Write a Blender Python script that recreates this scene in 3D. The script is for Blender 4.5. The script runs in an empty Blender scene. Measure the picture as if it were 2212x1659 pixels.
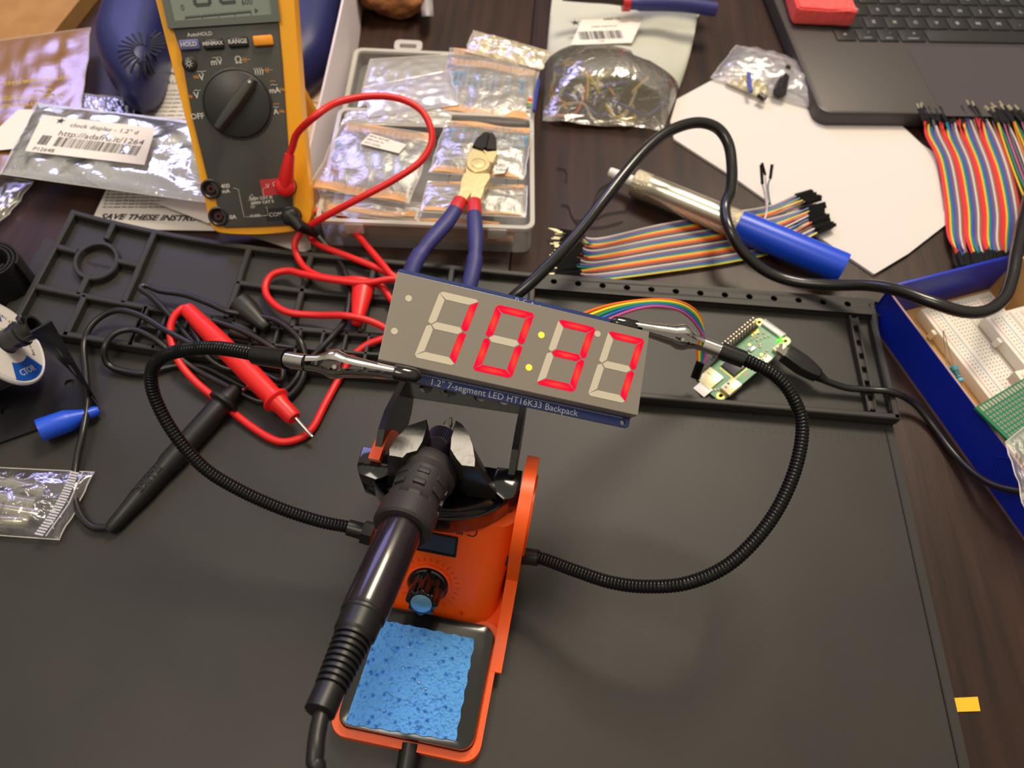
import bpy, bmesh, math, random
from mathutils import Vector, Matrix, Euler, noise
PI = math.pi
rnd = random.Random(7)
S = bpy.context.scene
COL = S.collection

def lin(c):
    c = c / 255.0
    return c / 12.92 if c <= 0.04045 else ((c + 0.055) / 1.055) ** 2.4
def rgb(t): return (lin(t[0]), lin(t[1]), lin(t[2]), 1.0)

# ---------------------------------------------------------------- camera
FPX, PITCH, CAM_H, ROLL = 1600.0, math.radians(57.5), 0.38, math.atan(0.083)
PX, PY = 1106.0, 829.5
_f = Vector((0, math.cos(PITCH), -math.sin(PITCH)))
_r0 = Vector((1, 0, 0)); _u0 = Vector((0, math.sin(PITCH), math.cos(PITCH)))
_R = math.cos(ROLL) * _r0 + math.sin(ROLL) * _u0
_U = -math.sin(ROLL) * _r0 + math.cos(ROLL) * _u0
cd = bpy.data.cameras.new('camera'); cam = bpy.data.objects.new('camera', cd); COL.objects.link(cam)
cam.matrix_world = Matrix(((_R.x, _U.x, -_f.x, 0), (_R.y, _U.y, -_f.y, 0), (_R.z, _U.z, -_f.z, CAM_H), (0, 0, 0, 1)))
cd.sensor_width = 36.0; cd.lens = FPX / 2212.0 * 36.0; cd.clip_start = 0.01; cd.clip_end = 20
cd.dof.use_dof = True; cd.dof.focus_distance = 0.325; cd.dof.aperture_fstop = 11.0
S.camera = cam

def at(x, y, z=0.0):
    """the place at height z seen at pixel (x, y) of the photograph"""
    d = (x - PX) / FPX * _R - (y - PY) / FPX * _U + _f
    t = (z - CAM_H) / d.z
    return Vector((d.x * t, d.y * t, z))

# ---------------------------------------------------------------- world, lamps, exposure
S.view_settings.view_transform = 'Standard'; S.view_settings.look = 'None'
S.view_settings.gamma = 1.0; S.view_settings.use_curve_mapping = False
S.view_settings.exposure = 0.12
W = bpy.data.worlds.new('room_light'); S.world = W; W.use_nodes = True
wn = W.node_tree.nodes; wl = W.node_tree.links; wn.clear()
wo = wn.new('ShaderNodeOutputWorld'); wb = wn.new('ShaderNodeBackground')
wt = wn.new('ShaderNodeTexCoord'); ws = wn.new('ShaderNodeSeparateXYZ'); wr = wn.new('ShaderNodeValToRGB')
wl.new(wt.outputs['Generated'], ws.inputs[0]); wl.new(ws.outputs['Z'], wr.inputs[0]); wl.new(wr.outputs[0], wb.inputs[0]); wl.new(wb.outputs[0], wo.inputs[0])
wr.color_ramp.elements[0].position = 0.0; wr.color_ramp.elements[0].color = (0.10, 0.085, 0.075, 1)
wr.color_ramp.elements[1].position = 0.9; wr.color_ramp.elements[1].color = (0.75, 0.66, 0.52, 1)
wb.inputs[1].default_value = 0.75
S.cycles.max_bounces = 10; S.cycles.transparent_max_bounces = 24; S.cycles.use_denoising = True
S.cycles.sample_clamp_indirect = 4.0

def area(name, loc, target, sx, sy, power, color):
    ld = bpy.data.lights.new(name, 'AREA'); ld.shape = 'RECTANGLE'; ld.size = sx; ld.size_y = sy
    ld.energy = power; ld.color = color
    o = bpy.data.objects.new(name, ld); COL.objects.link(o); o.location = loc
    o.rotation_euler = (Vector(target) - Vector(loc)).to_track_quat('-Z', 'Y').to_euler()
    return o
area('ceiling_lamp', (0.25, 1.15, 1.55), (0, 0.25, 0), 0.5, 0.5, 23, (1.0, 0.86, 0.66))
area('ceiling_lamp', (-0.5, -0.2, 1.9), (0, 0.3, 0), 0.7, 0.5, 9, (1.0, 0.88, 0.72))
area('window_light', (-0.85, 1.5, 1.05), (-0.15, 0.3, 0), 0.7, 0.55, 6, (0.42, 0.40, 1.0))

# ---------------------------------------------------------------- materials
MAT = {}
def P(name, c, rough=0.5, metal=0.0, c2=None, nscale=60.0, bump=0.0, bscale=300.0, spec=0.5, coat=0.0, alpha=1.0,
      emit=None, estr=0.0, stretch=None, mix=(0.35, 0.65), trans=0.0, sss=0.0, detail=4.0):
    if name in MAT: return MAT[name]
    m = bpy.data.materials.new(name); m.use_nodes = True; MAT[name] = m
    nt = m.node_tree; b = nt.nodes['Principled BSDF']; N = nt.nodes.new; L = nt.links.new
    b.inputs['Base Color'].default_value = rgb(c); b.inputs['Roughness'].default_value = rough
    b.inputs['Metallic'].default_value = metal; b.inputs['Specular IOR Level'].default_value = spec
    b.inputs['Coat Weight'].default_value = coat; b.inputs['Coat Roughness'].default_value = 0.08
    b.inputs['Alpha'].default_value = alpha; b.inputs['Transmission Weight'].default_value = trans
    if sss: b.inputs['Subsurface Weight'].default_value = sss; b.inputs['Subsurface Scale'].default_value = 0.004
    if emit: b.inputs['Emission Color'].default_value = rgb(emit); b.inputs['Emission Strength'].default_value = estr
    if c2 or bump:
        tc = N('ShaderNodeTexCoord'); mp = N('ShaderNodeMapping'); L(tc.outputs['Object'], mp.inputs[0])
        if stretch: mp.inputs['Scale'].default_value = stretch
    if c2:
        n = N('ShaderNodeTexNoise'); n.inputs['Scale'].default_value = nscale; n.inputs['Detail'].default_value = detail
        r = N('ShaderNodeValToRGB'); r.color_ramp.elements[0].color = rgb(c); r.color_ramp.elements[1].color = rgb(c2)
        r.color_ramp.elements[0].position = mix[0]; r.color_ramp.elements[1].position = mix[1]
        L(mp.outputs[0], n.inputs[0]); L(n.outputs[0], r.inputs[0]); L(r.outputs[0], b.inputs['Base Color'])
    if bump:
        n2 = N('ShaderNodeTexNoise'); n2.inputs['Scale'].default_value = bscale; n2.inputs['Detail'].default_value = 3
        bp = N('ShaderNodeBump'); bp.inputs['Strength'].default_value = bump; bp.inputs['Distance'].default_value = 0.001
        L(mp.outputs[0], n2.inputs[0]); L(n2.outputs[0], bp.inputs['Height']); L(bp.outputs[0], b.inputs['Normal'])
    return m
def film(name, tint, clear=0.7, rough=0.15, bscale=60.0, bump=0.6, gloss=0.12, stretch=None, dist=0.0012, kf=0.4):
    """thin plastic film: see-through, a little milky, with crinkled shine"""
    if name in MAT: return MAT[name]
    m = bpy.data.materials.new(name); m.use_nodes = True; MAT[name] = m
    nt = m.node_tree; N = nt.nodes.new; L = nt.links.new; nt.nodes.clear()
    o = N('ShaderNodeOutputMaterial'); t = N('ShaderNodeBsdfTransparent'); d = N('ShaderNodeBsdfDiffuse'); g = N('ShaderNodeBsdfGlossy')
    m1 = N('ShaderNodeMixShader'); m2 = N('ShaderNodeMixShader')
    d.inputs[0].default_value = rgb(tint); g.inputs[0].default_value = (1, 1, 1, 1); g.inputs['Roughness'].default_value = rough
    t.inputs[0].default_value = (1 - 0.25 * (1 - lin(tint[0])), 1 - 0.25 * (1 - lin(tint[1])), 1 - 0.25 * (1 - lin(tint[2])), 1)
    tc = N('ShaderNodeTexCoord'); mp = N('ShaderNodeMapping'); L(tc.outputs['Object'], mp.inputs[0])
    if stretch: mp.inputs['Scale'].default_value = stretch
    n = N('ShaderNodeTexNoise'); n.inputs['Scale'].default_value = bscale; n.inputs['Detail'].default_value = 3; n.inputs['Distortion'].default_value = 1.2
    bp = N('ShaderNodeBump'); bp.inputs['Strength'].default_value = bump; bp.inputs['Distance'].default_value = dist
    L(mp.outputs[0], n.inputs[0]); L(n.outputs[0], bp.inputs['Height']); L(bp.outputs[0], g.inputs['Normal']); L(bp.outputs[0], d.inputs['Normal'])
    fr = N('ShaderNodeFresnel'); fr.inputs[0].default_value = 1.45; L(bp.outputs[0], fr.inputs['Normal'])
    ad = N('ShaderNodeMath'); ad.operation = 'MULTIPLY_ADD'; ad.inputs[1].default_value = kf; ad.inputs[2].default_value = gloss; L(fr.outputs[0], ad.inputs[0])
    m1.inputs[0].default_value = 1 - clear
    L(t.outputs[0], m1.inputs[1]); L(d.outputs[0], m1.inputs[2]); L(ad.outputs[0], m2.inputs[0]); L(m1.outputs[0], m2.inputs[1]); L(g.outputs[0], m2.inputs[2])
    L(m2.outputs[0], o.inputs[0]); return m

# ---------------------------------------------------------------- mesh building
def rotz(a): return Matrix.Rotation(a, 4, 'Z')
def T(x, y=None, z=None):
    if y is None: return Matrix.Translation(Vector(x))
    return Matrix.Translation((x, y, z))
def frame(o, x, y, z=None):
    x = Vector(x).normalized(); y = Vector(y); y = (y - x * y.dot(x)).normalized(); z = x.cross(y)
    return Matrix(((x.x, y.x, z.x, o[0]), (x.y, y.y, z.y, o[1]), (x.z, y.z, z.z, o[2]), (0, 0, 0, 1)))
def aim(p, q, up=(0, 0, 1)):
    """frame at p whose z axis points to q"""
    z = (Vector(q) - Vector(p)).normalized(); u = Vector(up)
    if abs(z.dot(u)) > 0.98: u = Vector((0, 1, 0))
    x = u.cross(z).normalized(); y = z.cross(x)
    return Matrix(((x.x, y.x, z.x, p[0]), (x.y, y.y, z.y, p[1]), (x.z, y.z, z.z, p[2]), (0, 0, 0, 1)))
def spline(pts, n=8, closed=False):
    pts = [Vector(p) for p in pts]; out = []
    m = len(pts)
    rng = range(m if closed else m - 1)
    for i in rng:
        if closed: p0, p1, p2, p3 = pts[(i - 1) % m], pts[i], pts[(i + 1) % m], pts[(i + 2) % m]
        else: p0, p1, p2, p3 = pts[max(i - 1, 0)], pts[i], pts[i + 1], pts[min(i + 2, m - 1)]
        for k in range(n):
            t = k / n
            out.append(0.5 * ((2 * p1) + (-p0 + p2) * t + (2 * p0 - 5 * p1 + 4 * p2 - p3) * t * t + (-p0 + 3 * p1 - 3 * p2 + p3) * t ** 3))
    if not closed: out.append(pts[-1])
    return out
def resample(pts, step):
    out = [pts[0]]; acc = 0.0
    for a, b in zip(pts, pts[1:]):
        l = (b - a).length
        if l == 0: continue
        while acc + l >= step:
            t = (step - acc) / l; a = a.lerp(b, t); out.append(a); l = (b - a).length; acc = 0.0
        acc += l
    return out
def rrect(w, h, r, n=5, cx=0, cy=0):
    out = []
    for sx, sy, a in ((1, 1, 0), (-1, 1, 90), (-1, -1, 180), (1, -1, 270)):
        for k in range(n + 1):
            t = math.radians(a + 90 * k / n)
            out.append((cx + sx * (w / 2 - r) + r * math.cos(t), cy + sy * (h / 2 - r) + r * math.sin(t)))
    return out
def circle(cx, cy, r, n=20): return [(cx + r * math.cos(2 * PI * k / n), cy + r * math.sin(2 * PI * k / n)) for k in range(n)]

class MB:
    def __init__(s, M=None): s.v = []; s.f = []; s.m = []; s.M = M or Matrix.Identity(4)
    def add(s, vs, fs, mi=0, M=None):
        A = s.M @ M if M is not None else s.M
        n = len(s.v); s.v += [A @ Vector(v) for v in vs]
        s.f += [tuple(i + n for i in f) for f in fs]; s.m += [mi] * len(fs); return s
    def box(s, c, d, mi=0, M=None, bev=0.0, seg=2):
        x, y, z = d[0] / 2, d[1] / 2, d[2] / 2
        if bev <= 0:
            vs = [(c[0] + a * x, c[1] + b * y, c[2] + e * z) for a in (-1, 1) for b in (-1, 1) for e in (-1, 1)]
            return s.add(vs, [(0, 1, 3, 2), (4, 6, 7, 5), (0, 4, 5, 1), (2, 3, 7, 6), (0, 2, 6, 4), (1, 5, 7, 3)], mi, M)
        bm = bmesh.new(); bmesh.ops.create_cube(bm, size=1.0)
        for v in bm.verts: v.co = Vector((v.co.x * d[0], v.co.y * d[1], v.co.z * d[2])) + Vector(c)
        bmesh.ops.bevel(bm, geom=bm.edges[:], offset=min(bev, 0.49 * min(d)), segments=seg, profile=0.5, affect='EDGES')
        return s.bm(bm, mi, M)
    def bm(s, bm, mi=0, M=None):
        bm.verts.index_update(); s.add([v.co for v in bm.verts], [[v.index for v in f.verts] for f in bm.faces], mi, M); bm.free(); return s
    def mesh(s, me, mi=0, M=None): return s.add([v.co for v in me.vertices], [tuple(p.vertices) for p in me.polygons], mi, M)
    def prism(s, poly, z0, z1, mi=0, M=None, top=None, bev=0.0):
        """outline poly (x, y), from z0 to z1; top: another outline of the same length"""
        n = len(poly); top = top or poly
        vs = [(p[0], p[1], z0) for p in poly] + [(p[0], p[1], z1) for p in top]
        fs = [tuple(reversed(range(n))), tuple(range(n, 2 * n))] + [(i, (i + 1) % n, n + (i + 1) % n, n + i) for i in range(n)]
        if bev > 0:
            bm = bmesh.new(); V = [bm.verts.new(v) for v in vs]
            for f in fs: bm.faces.new([V[i] for i in f])
            bm.normal_update()
            ed = [e for e in bm.edges if abs(e.verts[0].co.z - e.verts[1].co.z) < 1e-7 and e.verts[0].co.z > (z0 + z1) / 2]
            bmesh.ops.bevel(bm, geom=ed, offset=bev, segments=2, profile=0.5, affect='EDGES')
            return s.bm(bm, mi, M)
        return s.add(vs, fs, mi, M)
    def plate(s, loops, z0, z1, mi=0, M=None):
        """flat plate with holes: the first loop is the outline, the others are holes"""
        cu = bpy.data.curves.new('t', 'CURVE'); cu.dimensions = '2D'; cu.fill_mode = 'BOTH'; cu.extrude = abs(z1 - z0) / 2
        for lp in loops:
            sp = cu.splines.new('POLY'); sp.points.add(len(lp) - 1); sp.use_cyclic_u = True
            for i, p in enumerate(lp): sp.points[i].co = (p[0], p[1], 0, 1)
        o = bpy.data.objects.new('t', cu); me = bpy.data.meshes.new_from_object(o)
        A = T(0, 0, (z0 + z1) / 2)
        s.mesh(me, mi, (M @ A) if M is not None else A)
        bpy.data.objects.remove(o); bpy.data.curves.remove(cu); bpy.data.meshes.remove(me); return s
    def text(s, txt, size, mi=0, M=None, align='CENTER', depth=0.00006, sx=1.0, bold=0.0, space=1.0):
        cu = bpy.data.curves.new('t', 'FONT'); cu.body = txt; cu.size = size; cu.align_x = align; cu.align_y = 'CENTER'
        cu.extrude = depth; cu.offset = bold * size; cu.resolution_u = 2; cu.space_character = space
        o = bpy.data.objects.new('t', cu); me = bpy.data.meshes.new_from_object(o)
        A = Matrix.Diagonal((sx, 1, 1, 1)); s.mesh(me, mi, (M @ A) if M is not None else A)
        bpy.data.objects.remove(o); bpy.data.curves.remove(cu); bpy.data.meshes.remove(me); return s
    def lathe(s, prof, mi=0, M=None, n=28, cap=True, a0=0.0, a1=2 * PI):
        full = abs(a1 - a0 - 2 * PI) < 1e-6; k = n if full else n + 1
        vs = []; fs = []
        for (r, z) in prof:
            for i in range(k):
                a = a0 + (a1 - a0) * i / n; vs.append((r * math.cos(a), r * math.sin(a), z))
        for j in range(len(prof) - 1):
            for i in range(k if full else k - 1):
                i2 = (i + 1) % k; fs.append((j * k + i, j * k + i2, (j + 1) * k + i2, (j + 1) * k + i))
        if cap and full:
            if prof[0][0] > 1e-6: fs.append(tuple(reversed(range(k))))
            if prof[-1][0] > 1e-6: fs.append(tuple(range((len(prof) - 1) * k, len(prof) * k)))
        return s.add(vs, fs, mi, M)
    def cyl(s, p, q, r0, r1=None, mi=0, n=20, M=None):
        r1 = r0 if r1 is None else r1; A = aim(p, q); L = (Vector(q) - Vector(p)).length
        if M is not None: A = M @ A
        return s.lathe([(r0, 0), (r1, L)], mi, A, n)
    def tube(s, pts, r, mi=0, n=10, M=None, closed=False, sq=None):
        """sweep; r: number or function of (index, count); sq=(a,b) flattens the section"""
        pts = [Vector(p) for p in pts]; m = len(pts); vs = []; fs = []
        t = (pts[1] - pts[0]).normalized(); up = Vector((0, 0, 1))
        if abs(t.dot(up)) > 0.9: up = Vector((1, 0, 0))
        nx = t.cross(up).normalized()
        for i in range(m):
            a = pts[max(i - 1, 0)]; b = pts[min(i + 1, m - 1)]
            if closed: a = pts[(i - 1) % m]; b = pts[(i + 1) % m]
            t = (b - a).normalized() if (b - a).length > 1e-9 else t
            nx = (nx - t * nx.dot(t)).normalized(); ny = t.cross(nx)
            rr = r(i, m) if callable(r) else r
            for k in range(n):
                g = 2 * PI * k / n; ca, sa = math.cos(g), math.sin(g)
                if sq: ca *= sq[0]; sa *= sq[1]
                vs.append(pts[i] + nx * rr * ca + ny * rr * sa)
        for i in range(m if closed else m - 1):
            j = (i + 1) % m
            for k in range(n):
                k2 = (k + 1) % n; fs.append((i * n + k, i * n + k2, j * n + k2, j * n + k))
        if not closed: fs += [tuple(reversed(range(n))), tuple(range((m - 1) * n, m * n))]
        return s.add(vs, fs, mi, M)
    def ball(s, c, r, mi=0, M=None, n=12, sc=(1, 1, 1)):
        bm = bmesh.new(); bmesh.ops.create_uvsphere(bm, u_segments=n, v_segments=max(6, n // 2 + 1), radius=r)
        for v in bm.verts: v.co = Vector((v.co.x * sc[0], v.co.y * sc[1], v.co.z * sc[2])) + Vector(c)
        return s.bm(bm, mi, M)
    def sheet(s, fn, nu, nv, th=0.0, mi=0, M=None):
        """surface fn(u, v) -> point; th > 0 gives it a lower skin and edges"""
        A = [Vector(fn(i / nu, j / nv)) for j in range(nv + 1) for i in range(nu + 1)]
        w = nu + 1; fs = [(j * w + i, j * w + i + 1, (j + 1) * w + i + 1, (j + 1) * w + i) for j in range(nv) for i in range(nu)]
        if th <= 0: return s.add(A, fs, mi, M)
        n = len(A); B = [p - Vector((0, 0, th)) for p in A]
        f2 = [tuple(reversed([k + n for k in f])) for f in fs]
        rim = [i for i in range(w)] + [j * w + nu for j in range(1, nv + 1)] + [nv * w + i for i in range(nu - 1, -1, -1)] + [j * w for j in range(nv - 1, 0, -1)]
        f3 = [(rim[k], rim[k] + n, rim[(k + 1) % len(rim)] + n, rim[(k + 1) % len(rim)]) for k in range(len(rim))]
        return s.add(A + B, fs + f2 + f3, mi, M)

def put(o, kw):
    for k, v in kw.items():
        if v is not None: o[k] = v
def inv_of(par):
    return par.matrix_basis.inverted() if par.parent is None else inv_of(par.parent)
def obj(name, mb, mats, parent=None, smooth=35, loc=None, world=False, origin=None, **kw):
    """one mesh object. parts: built in the parent's own frame, or world=True for world coordinates"""
    if not isinstance(mats, (list, tuple)): mats = [mats]
    A = Matrix.Identity(4); lo = Vector((0, 0, 0))
    if parent is not None and world: A = inv_of(parent)
    if parent is None:
        if loc is None:
            xs = [v.x for v in mb.v]; ys = [v.y for v in mb.v]; zs = [v.z for v in mb.v]
            loc = ((min(xs) + max(xs)) / 2, (min(ys) + max(ys)) / 2, min(zs))
        lo = Vector(loc); A = T(-lo)
    me = bpy.data.meshes.new(name); me.from_pydata([A @ v for v in mb.v], [], mb.f); me.validate()
    if len(me.polygons) == len(mb.m): me.polygons.foreach_set('material_index', mb.m)
    for m in mats: me.materials.append(m)
    bm = bmesh.new(); bm.from_mesh(me)
    if len(bm.faces) < 60000: bmesh.ops.recalc_face_normals(bm, faces=bm.faces[:])
    bm.to_mesh(me); bm.free()
    if smooth: me.shade_smooth(); me.set_sharp_from_angle(angle=math.radians(smooth))
    o = bpy.data.objects.new(name, me); COL.objects.link(o)
    if parent is not None: o.parent = parent
    else: o.location = lo
    put(o, kw); return o
def thing(name, label, category, M, group=None, **kw):
    o = bpy.data.objects.new(name, None); COL.objects.link(o); o.empty_display_size = 0.01
    o.matrix_world = M; put(o, dict(label=label, category=category, group=group)); put(o, kw); return o
def dup(root, M, label=None, group=None):
    def cp(o, par):
        c = o.copy(); COL.objects.link(c)
        if par is not None: c.parent = par; c.matrix_parent_inverse = Matrix.Identity(4)
        for ch in list(o.children): cp(ch, c)
        return c
    r = cp(root, None); r.matrix_world = M
    if label: r['label'] = label
    if group: r['group'] = group
    return r

BLACK = P('black_plastic', (22, 21, 22), 0.35)
MATTE = P('matte_black_rubber', (30, 29, 29), 0.6, bump=0.15, bscale=900)
GLOSS = P('gloss_black', (14, 13, 15), 0.12, coat=0.6)
CHROME = P('chrome', (215, 212, 205), 0.08, 1.0)
STEEL = P('steel', (190, 186, 176), 0.28, 1.0)
GOLD = P('gold_pin', (235, 190, 110), 0.3, 1.0)
WHITE = P('white_plastic', (232, 230, 226), 0.4)
PAPER = P('white_paper', (218, 212, 208), 0.85, bump=0.1, bscale=120)
INK = P('black_ink', (40, 38, 40), 0.6)
# ================================================================ the table
WOOD = P('dark_walnut', (30, 18, 14), 0.42, c2=(62, 38, 28), nscale=7, stretch=(16, 1.0, 16), bump=0.06, bscale=30, mix=(0.3, 0.75), detail=8, spec=0.35)
tb = thing('dining_table', 'dark brown polished wooden table with visible grain under all the clutter', 'table', T(0, 0.35, -0.74))
for (xa, xb) in ((-0.95, -0.0082), (-0.0078, 1.15)):
    b = MB(T(0, -0.35, 0.74)); b.box(((xa + xb) / 2, 0.45, -0.015), (xb - xa, 1.4, 0.03), bev=0.001)
    obj('tabletop_leaf', b, WOOD, tb)
for sx in (-0.85, 1.05):
    for sy in (-0.15, 1.05):
        b = MB(T(0, -0.35, 0.74)); b.prism(rrect(0.05, 0.05, 0.006, 3, sx, sy), -0.74, -0.03); obj('leg', b, WOOD, tb)
b = MB(); b.box((0, 0.4, -0.75), (5, 5, 0.02)); obj('floor', b, P('floor_boards', (88, 66, 50), 0.5, c2=(70, 52, 40), nscale=6, stretch=(8, 1, 1)), kind='structure')

# ================================================================ soldering mat
RUB = P('silicone_black', (46, 44, 42), 0.5, c2=(40, 38, 37), nscale=14, bump=0.05, bscale=1500, spec=0.45)
RUBL = P('silicone_marks', (37, 35, 34), 0.5)
def bend(p):
    x, y, z = p
    if x < -0.13:
        k = -0.13 - x; w = min(max((y - 0.215) / 0.09, 0), 1)
        y += (0.62 * k * k + 0.02 * k) * w; y += 0.06 * k * (1 - w) * (1 if y > 0.2 else 0)
    return Vector((x, y + 0.0, z + (0.002 * math.sin((x + 0.3) * 9) ** 2 * (1 if y > 0.3 else 0))))
mat_t = thing('soldering_mat', 'large black silicone soldering mat with moulded parts trays along its back edge', 'mat', T(-0.03, 0.15, 0))
def mpart(name, b, m=RUB, **kw):
    b.v = [bend(v) for v in b.v]; return obj(name, b, m, mat_t, world=True, **kw)
XL, XR, YB, YF, YT = -0.318, 0.2295, -0.06, 0.2335, 0.3215
b = MB(); b.sheet(lambda u, v: (XL + (XR - XL - .004 * max(0, .8 - v)) * u, YB + (0.3 - YB) * v, 0.0026), 40, 24, th=0.0024); b.box((0, 0, 0), (0.0007, 0.29, 0.0006), mi=1, M=T(XR - 0.0068, 0.085, 0.003) @ rotz(-.012))
mpart('work_surface', b, [RUB, P('mat_groove', (18, 17, 18), 0.6)])
# tray floor + walls
def wall(b, x0, y0, x1, y1, w=0.0030, z0=0.006, z1=0.0118, n=14):
    """a moulded rib from (x0,y0) to (x1,y1)"""
    d = Vector((x1 - x0, y1 - y0, 0)); L = d.length; d.normalize(); q = Vector((-d.y, d.x, 0)) * w / 2; k = max(2, int(n * L / 0.1))
    ring = []
    for i in range(k + 1):
        p = Vector((x0, y0, 0)) + d * (L * i / k)
        ring.append([p - q * 1.3 + Vector((0, 0, z0)), p - q * 1.25 + Vector((0, 0, z1 - .0006)), p - q * 0.8 + Vector((0, 0, z1)), p + q * 0.8 + Vector((0, 0, z1)), p + q * 1.25 + Vector((0, 0, z1 - .0006)), p + q * 1.3 + Vector((0, 0, z0))])
    vs = [v for r in ring for v in r]; fs = [(i * 6 + j, i * 6 + j + 1, (i + 1) * 6 + j + 1, (i + 1) * 6 + j) for i in range(k) for j in range(5)]
    fs += [(5, 4, 3, 2, 1, 0), tuple(k * 6 + j for j in range(6))]
    b.add(vs, fs)
b = MB(); b.sheet(lambda u, v: (-0.303 + (XR + 0.303) * u, YF + (YT - YF) * v, 0.0062), 60, 8, th=0.0038); mpart('tray_floor', b)
b = MB()
for a in ((-0.3015, YF, -0.3015, YT), (XR - 0.0015, YF, XR - 0.0015, YT), (-0.303, YF + .001, XR, YF + .001), (-0.303, YT - .0015, 0.008, YT - .0015)): wall(b, *a)
mpart('tray_border', b)
ribs = [(-0.3, 0.262, -0.15, 0.262), (-0.243, 0.262, -0.243, YT), (-0.272, 0.262, -0.272, 0.2775), (-0.272, 0.3055, -0.272, YT), (-0.3, 0.2915, -0.286, 0.2915), (-0.2575, 0.2915, -0.243, 0.2915),
        (-0.268, YF, -0.268, 0.262), (-0.228, YF, -0.228, 0.262), (-0.178, 0.262, -0.178, YT), (-0.18, 0.2915, -0.045, 0.2915), (-0.137, 0.262, -0.137, YT),
        (-0.15, 0.262, 0.008, 0.262), (-0.095, 0.262, -0.095, YT), (-0.045, 0.262, -0.045, YT), (0.008, YF, 0.008, YT), (0.0, 0.275, 0.088, 0.275), (0.088, 0.275, 0.088, 0.29)]
for r in ribs[:-2]:
    b = MB(); wall(b, *r); mpart('rib', b)
b = MB(); wall(b, -0.228, 0.248, 0.008, 0.248, w=.0018)
for i in range(17): wall(b, -0.228 + 0.0139 * i, YF, -0.228 + 0.0139 * i, 0.262, w=.0018)
mpart('screw_cell_grid', b)
b = MB(); b.lathe([(0.0118, 0.006), (0.0118, 0.0110), (0.0122, 0.0116), (0.0142, 0.0116), (0.0148, 0.0108), (0.0148, 0.006)], M=T(-0.2715, 0.2915 - 0.003, 0), cap=False, n=40)
b.lathe([(0.0119, 0.0065), (0.0001, 0.0065)], M=T(-0.2715, 0.2885, 0), n=40, cap=False)
b.text('magnetic', 0.0046, 1, M=T(-0.2715, 0.2885, 0.0067)); mpart('magnetic_ring', b, [RUB, RUBL])
# holed back band on the right
hp = [circle(0.0215 + 0.01585 * k, 0.3155, 0.0022, 14) for k in range(14)]
b = MB(); b.plate([[(0.0085, 0.3085), (XR, 0.3085), (XR, 0.3215), (0.0085, 0.3215)]] + hp, 0.0106, 0.0120); b.box((0.121, 0.3093, 0.0088), (0.225, 0.0016, 0.005)); b.box((0.121, 0.3207, 0.0088), (0.225, 0.0016, 0.005)); mpart('perforated_band', b, [RUB, RUBL])
# notched slot strip near the right border
b = MB(); b.box((0.2125, 0.2725, 0.0085), (0.0012, 0.07, 0.004)); b.box((0.2175, 0.2725, 0.0078), (0.0012, 0.07, 0.003))
for k in range(7):
    b.box((0.2150, 0.242 + 0.0102 * k, 0.0082), (0.0045, 0.0062, 0.0036), bev=.0005)
mpart('notched_strip', b)
b = MB(); b.box((0.2265, 0.2725, 0.008), (0.0015, 0.066, 0.0035)); mpart('rib', b)
b = MB()
for k in range(92):
    x = -0.2 + 0.00465 * k; L = 0.006 if k % 5 == 0 else 0.0035
    b.box((x, 0.2245 - L / 2, 0.00266), (0.0005, L, 0.0002))
mpart('ruler_marks', b, RUBL)
# lint specks on the mat
# ================================================================ LED display
DM = frame((0.0018, 0.1818, 0.1258), (0.9777, -0.021, -0.2089), (0.0915, 0.9382, 0.3338))
dsp = thing('led_clock_display', 'grey four digit LED display on a blue board, lit red and reading 10:37', 'display', DM)
FACE = P('display_face', (128, 122, 112), 0.45, bump=0.03, bscale=900)
SIDEW = P('display_case', (150, 142, 135), 0.3)
BLUEP = P('blue_circuit_board', (18, 45, 110), 0.35, coat=0.3)
OFFS = P('unlit_segment', (198, 190, 170), 0.45)
b = MB(); b.box((0, 0, -0.0042), (0.112, 0.038, 0.0084), bev=0.0002); b.box((0, 0, 0.00002), (0.1116, 0.0376, 0.0001), mi=1)
obj('display_case', b, [SIDEW, FACE], dsp)
b = MB(); b.plate([rrect(0.1123, 0.0475, 0.0015, 4, 0, 0.00030)] + [circle(sx * 0.0530, sy, 0.0011) for sx in (-1, 1) for sy in (-0.0214,)], -0.0112, -0.0096)
obj('circuit_board', b, BLUEP, dsp)
b = MB(); b.box((0, -0.0186, -0.0090), (0.1118, 0.0012, 0.0016)); obj('board_edge_strip', b, P('board_trace', (24, 38, 82), 0.3), dsp)
b = MB(); b.text('1.2" 7-segment LED HT16K33 Backpack', 0.0040, M=T(-0.0005, -0.0217, -0.0095)); b.v = [v for v in b.v]
for dy in (-0.0192, -0.0196): b.box((0, dy, -0.00952), (0.105, 0.00012, 0.0001))
obj('lettering', b, P('silkscreen', (190, 195, 205), 0.6), dsp, smooth=0)
b = MB()
for i, t in enumerate(('D', 'C', '+', '-')): b.text(t, 0.0024, M=T(-0.003 + i * 0.0035, 0.0225, -0.0095))
obj('pin_labels', b, MAT['silkscreen'], dsp, smooth=0)
LIT = bpy.data.materials.new('lit_segment'); LIT.use_nodes = True; nt = LIT.node_tree; nt.nodes.clear()
o_ = nt.nodes.new('ShaderNodeOutputMaterial'); e_ = nt.nodes.new('ShaderNodeEmission'); tc_ = nt.nodes.new('ShaderNodeTexCoord')
mp_ = nt.nodes.new('ShaderNodeMapping'); mp_.inputs['Location'].default_value = (-1.0, -1.0, 0); mp_.inputs['Scale'].default_value = (2.0, 2.0, 0.0)
gr_ = nt.nodes.new('ShaderNodeTexGradient'); gr_.gradient_type = 'SPHERICAL'; rp_ = nt.nodes.new('ShaderNodeValToRGB')
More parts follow.
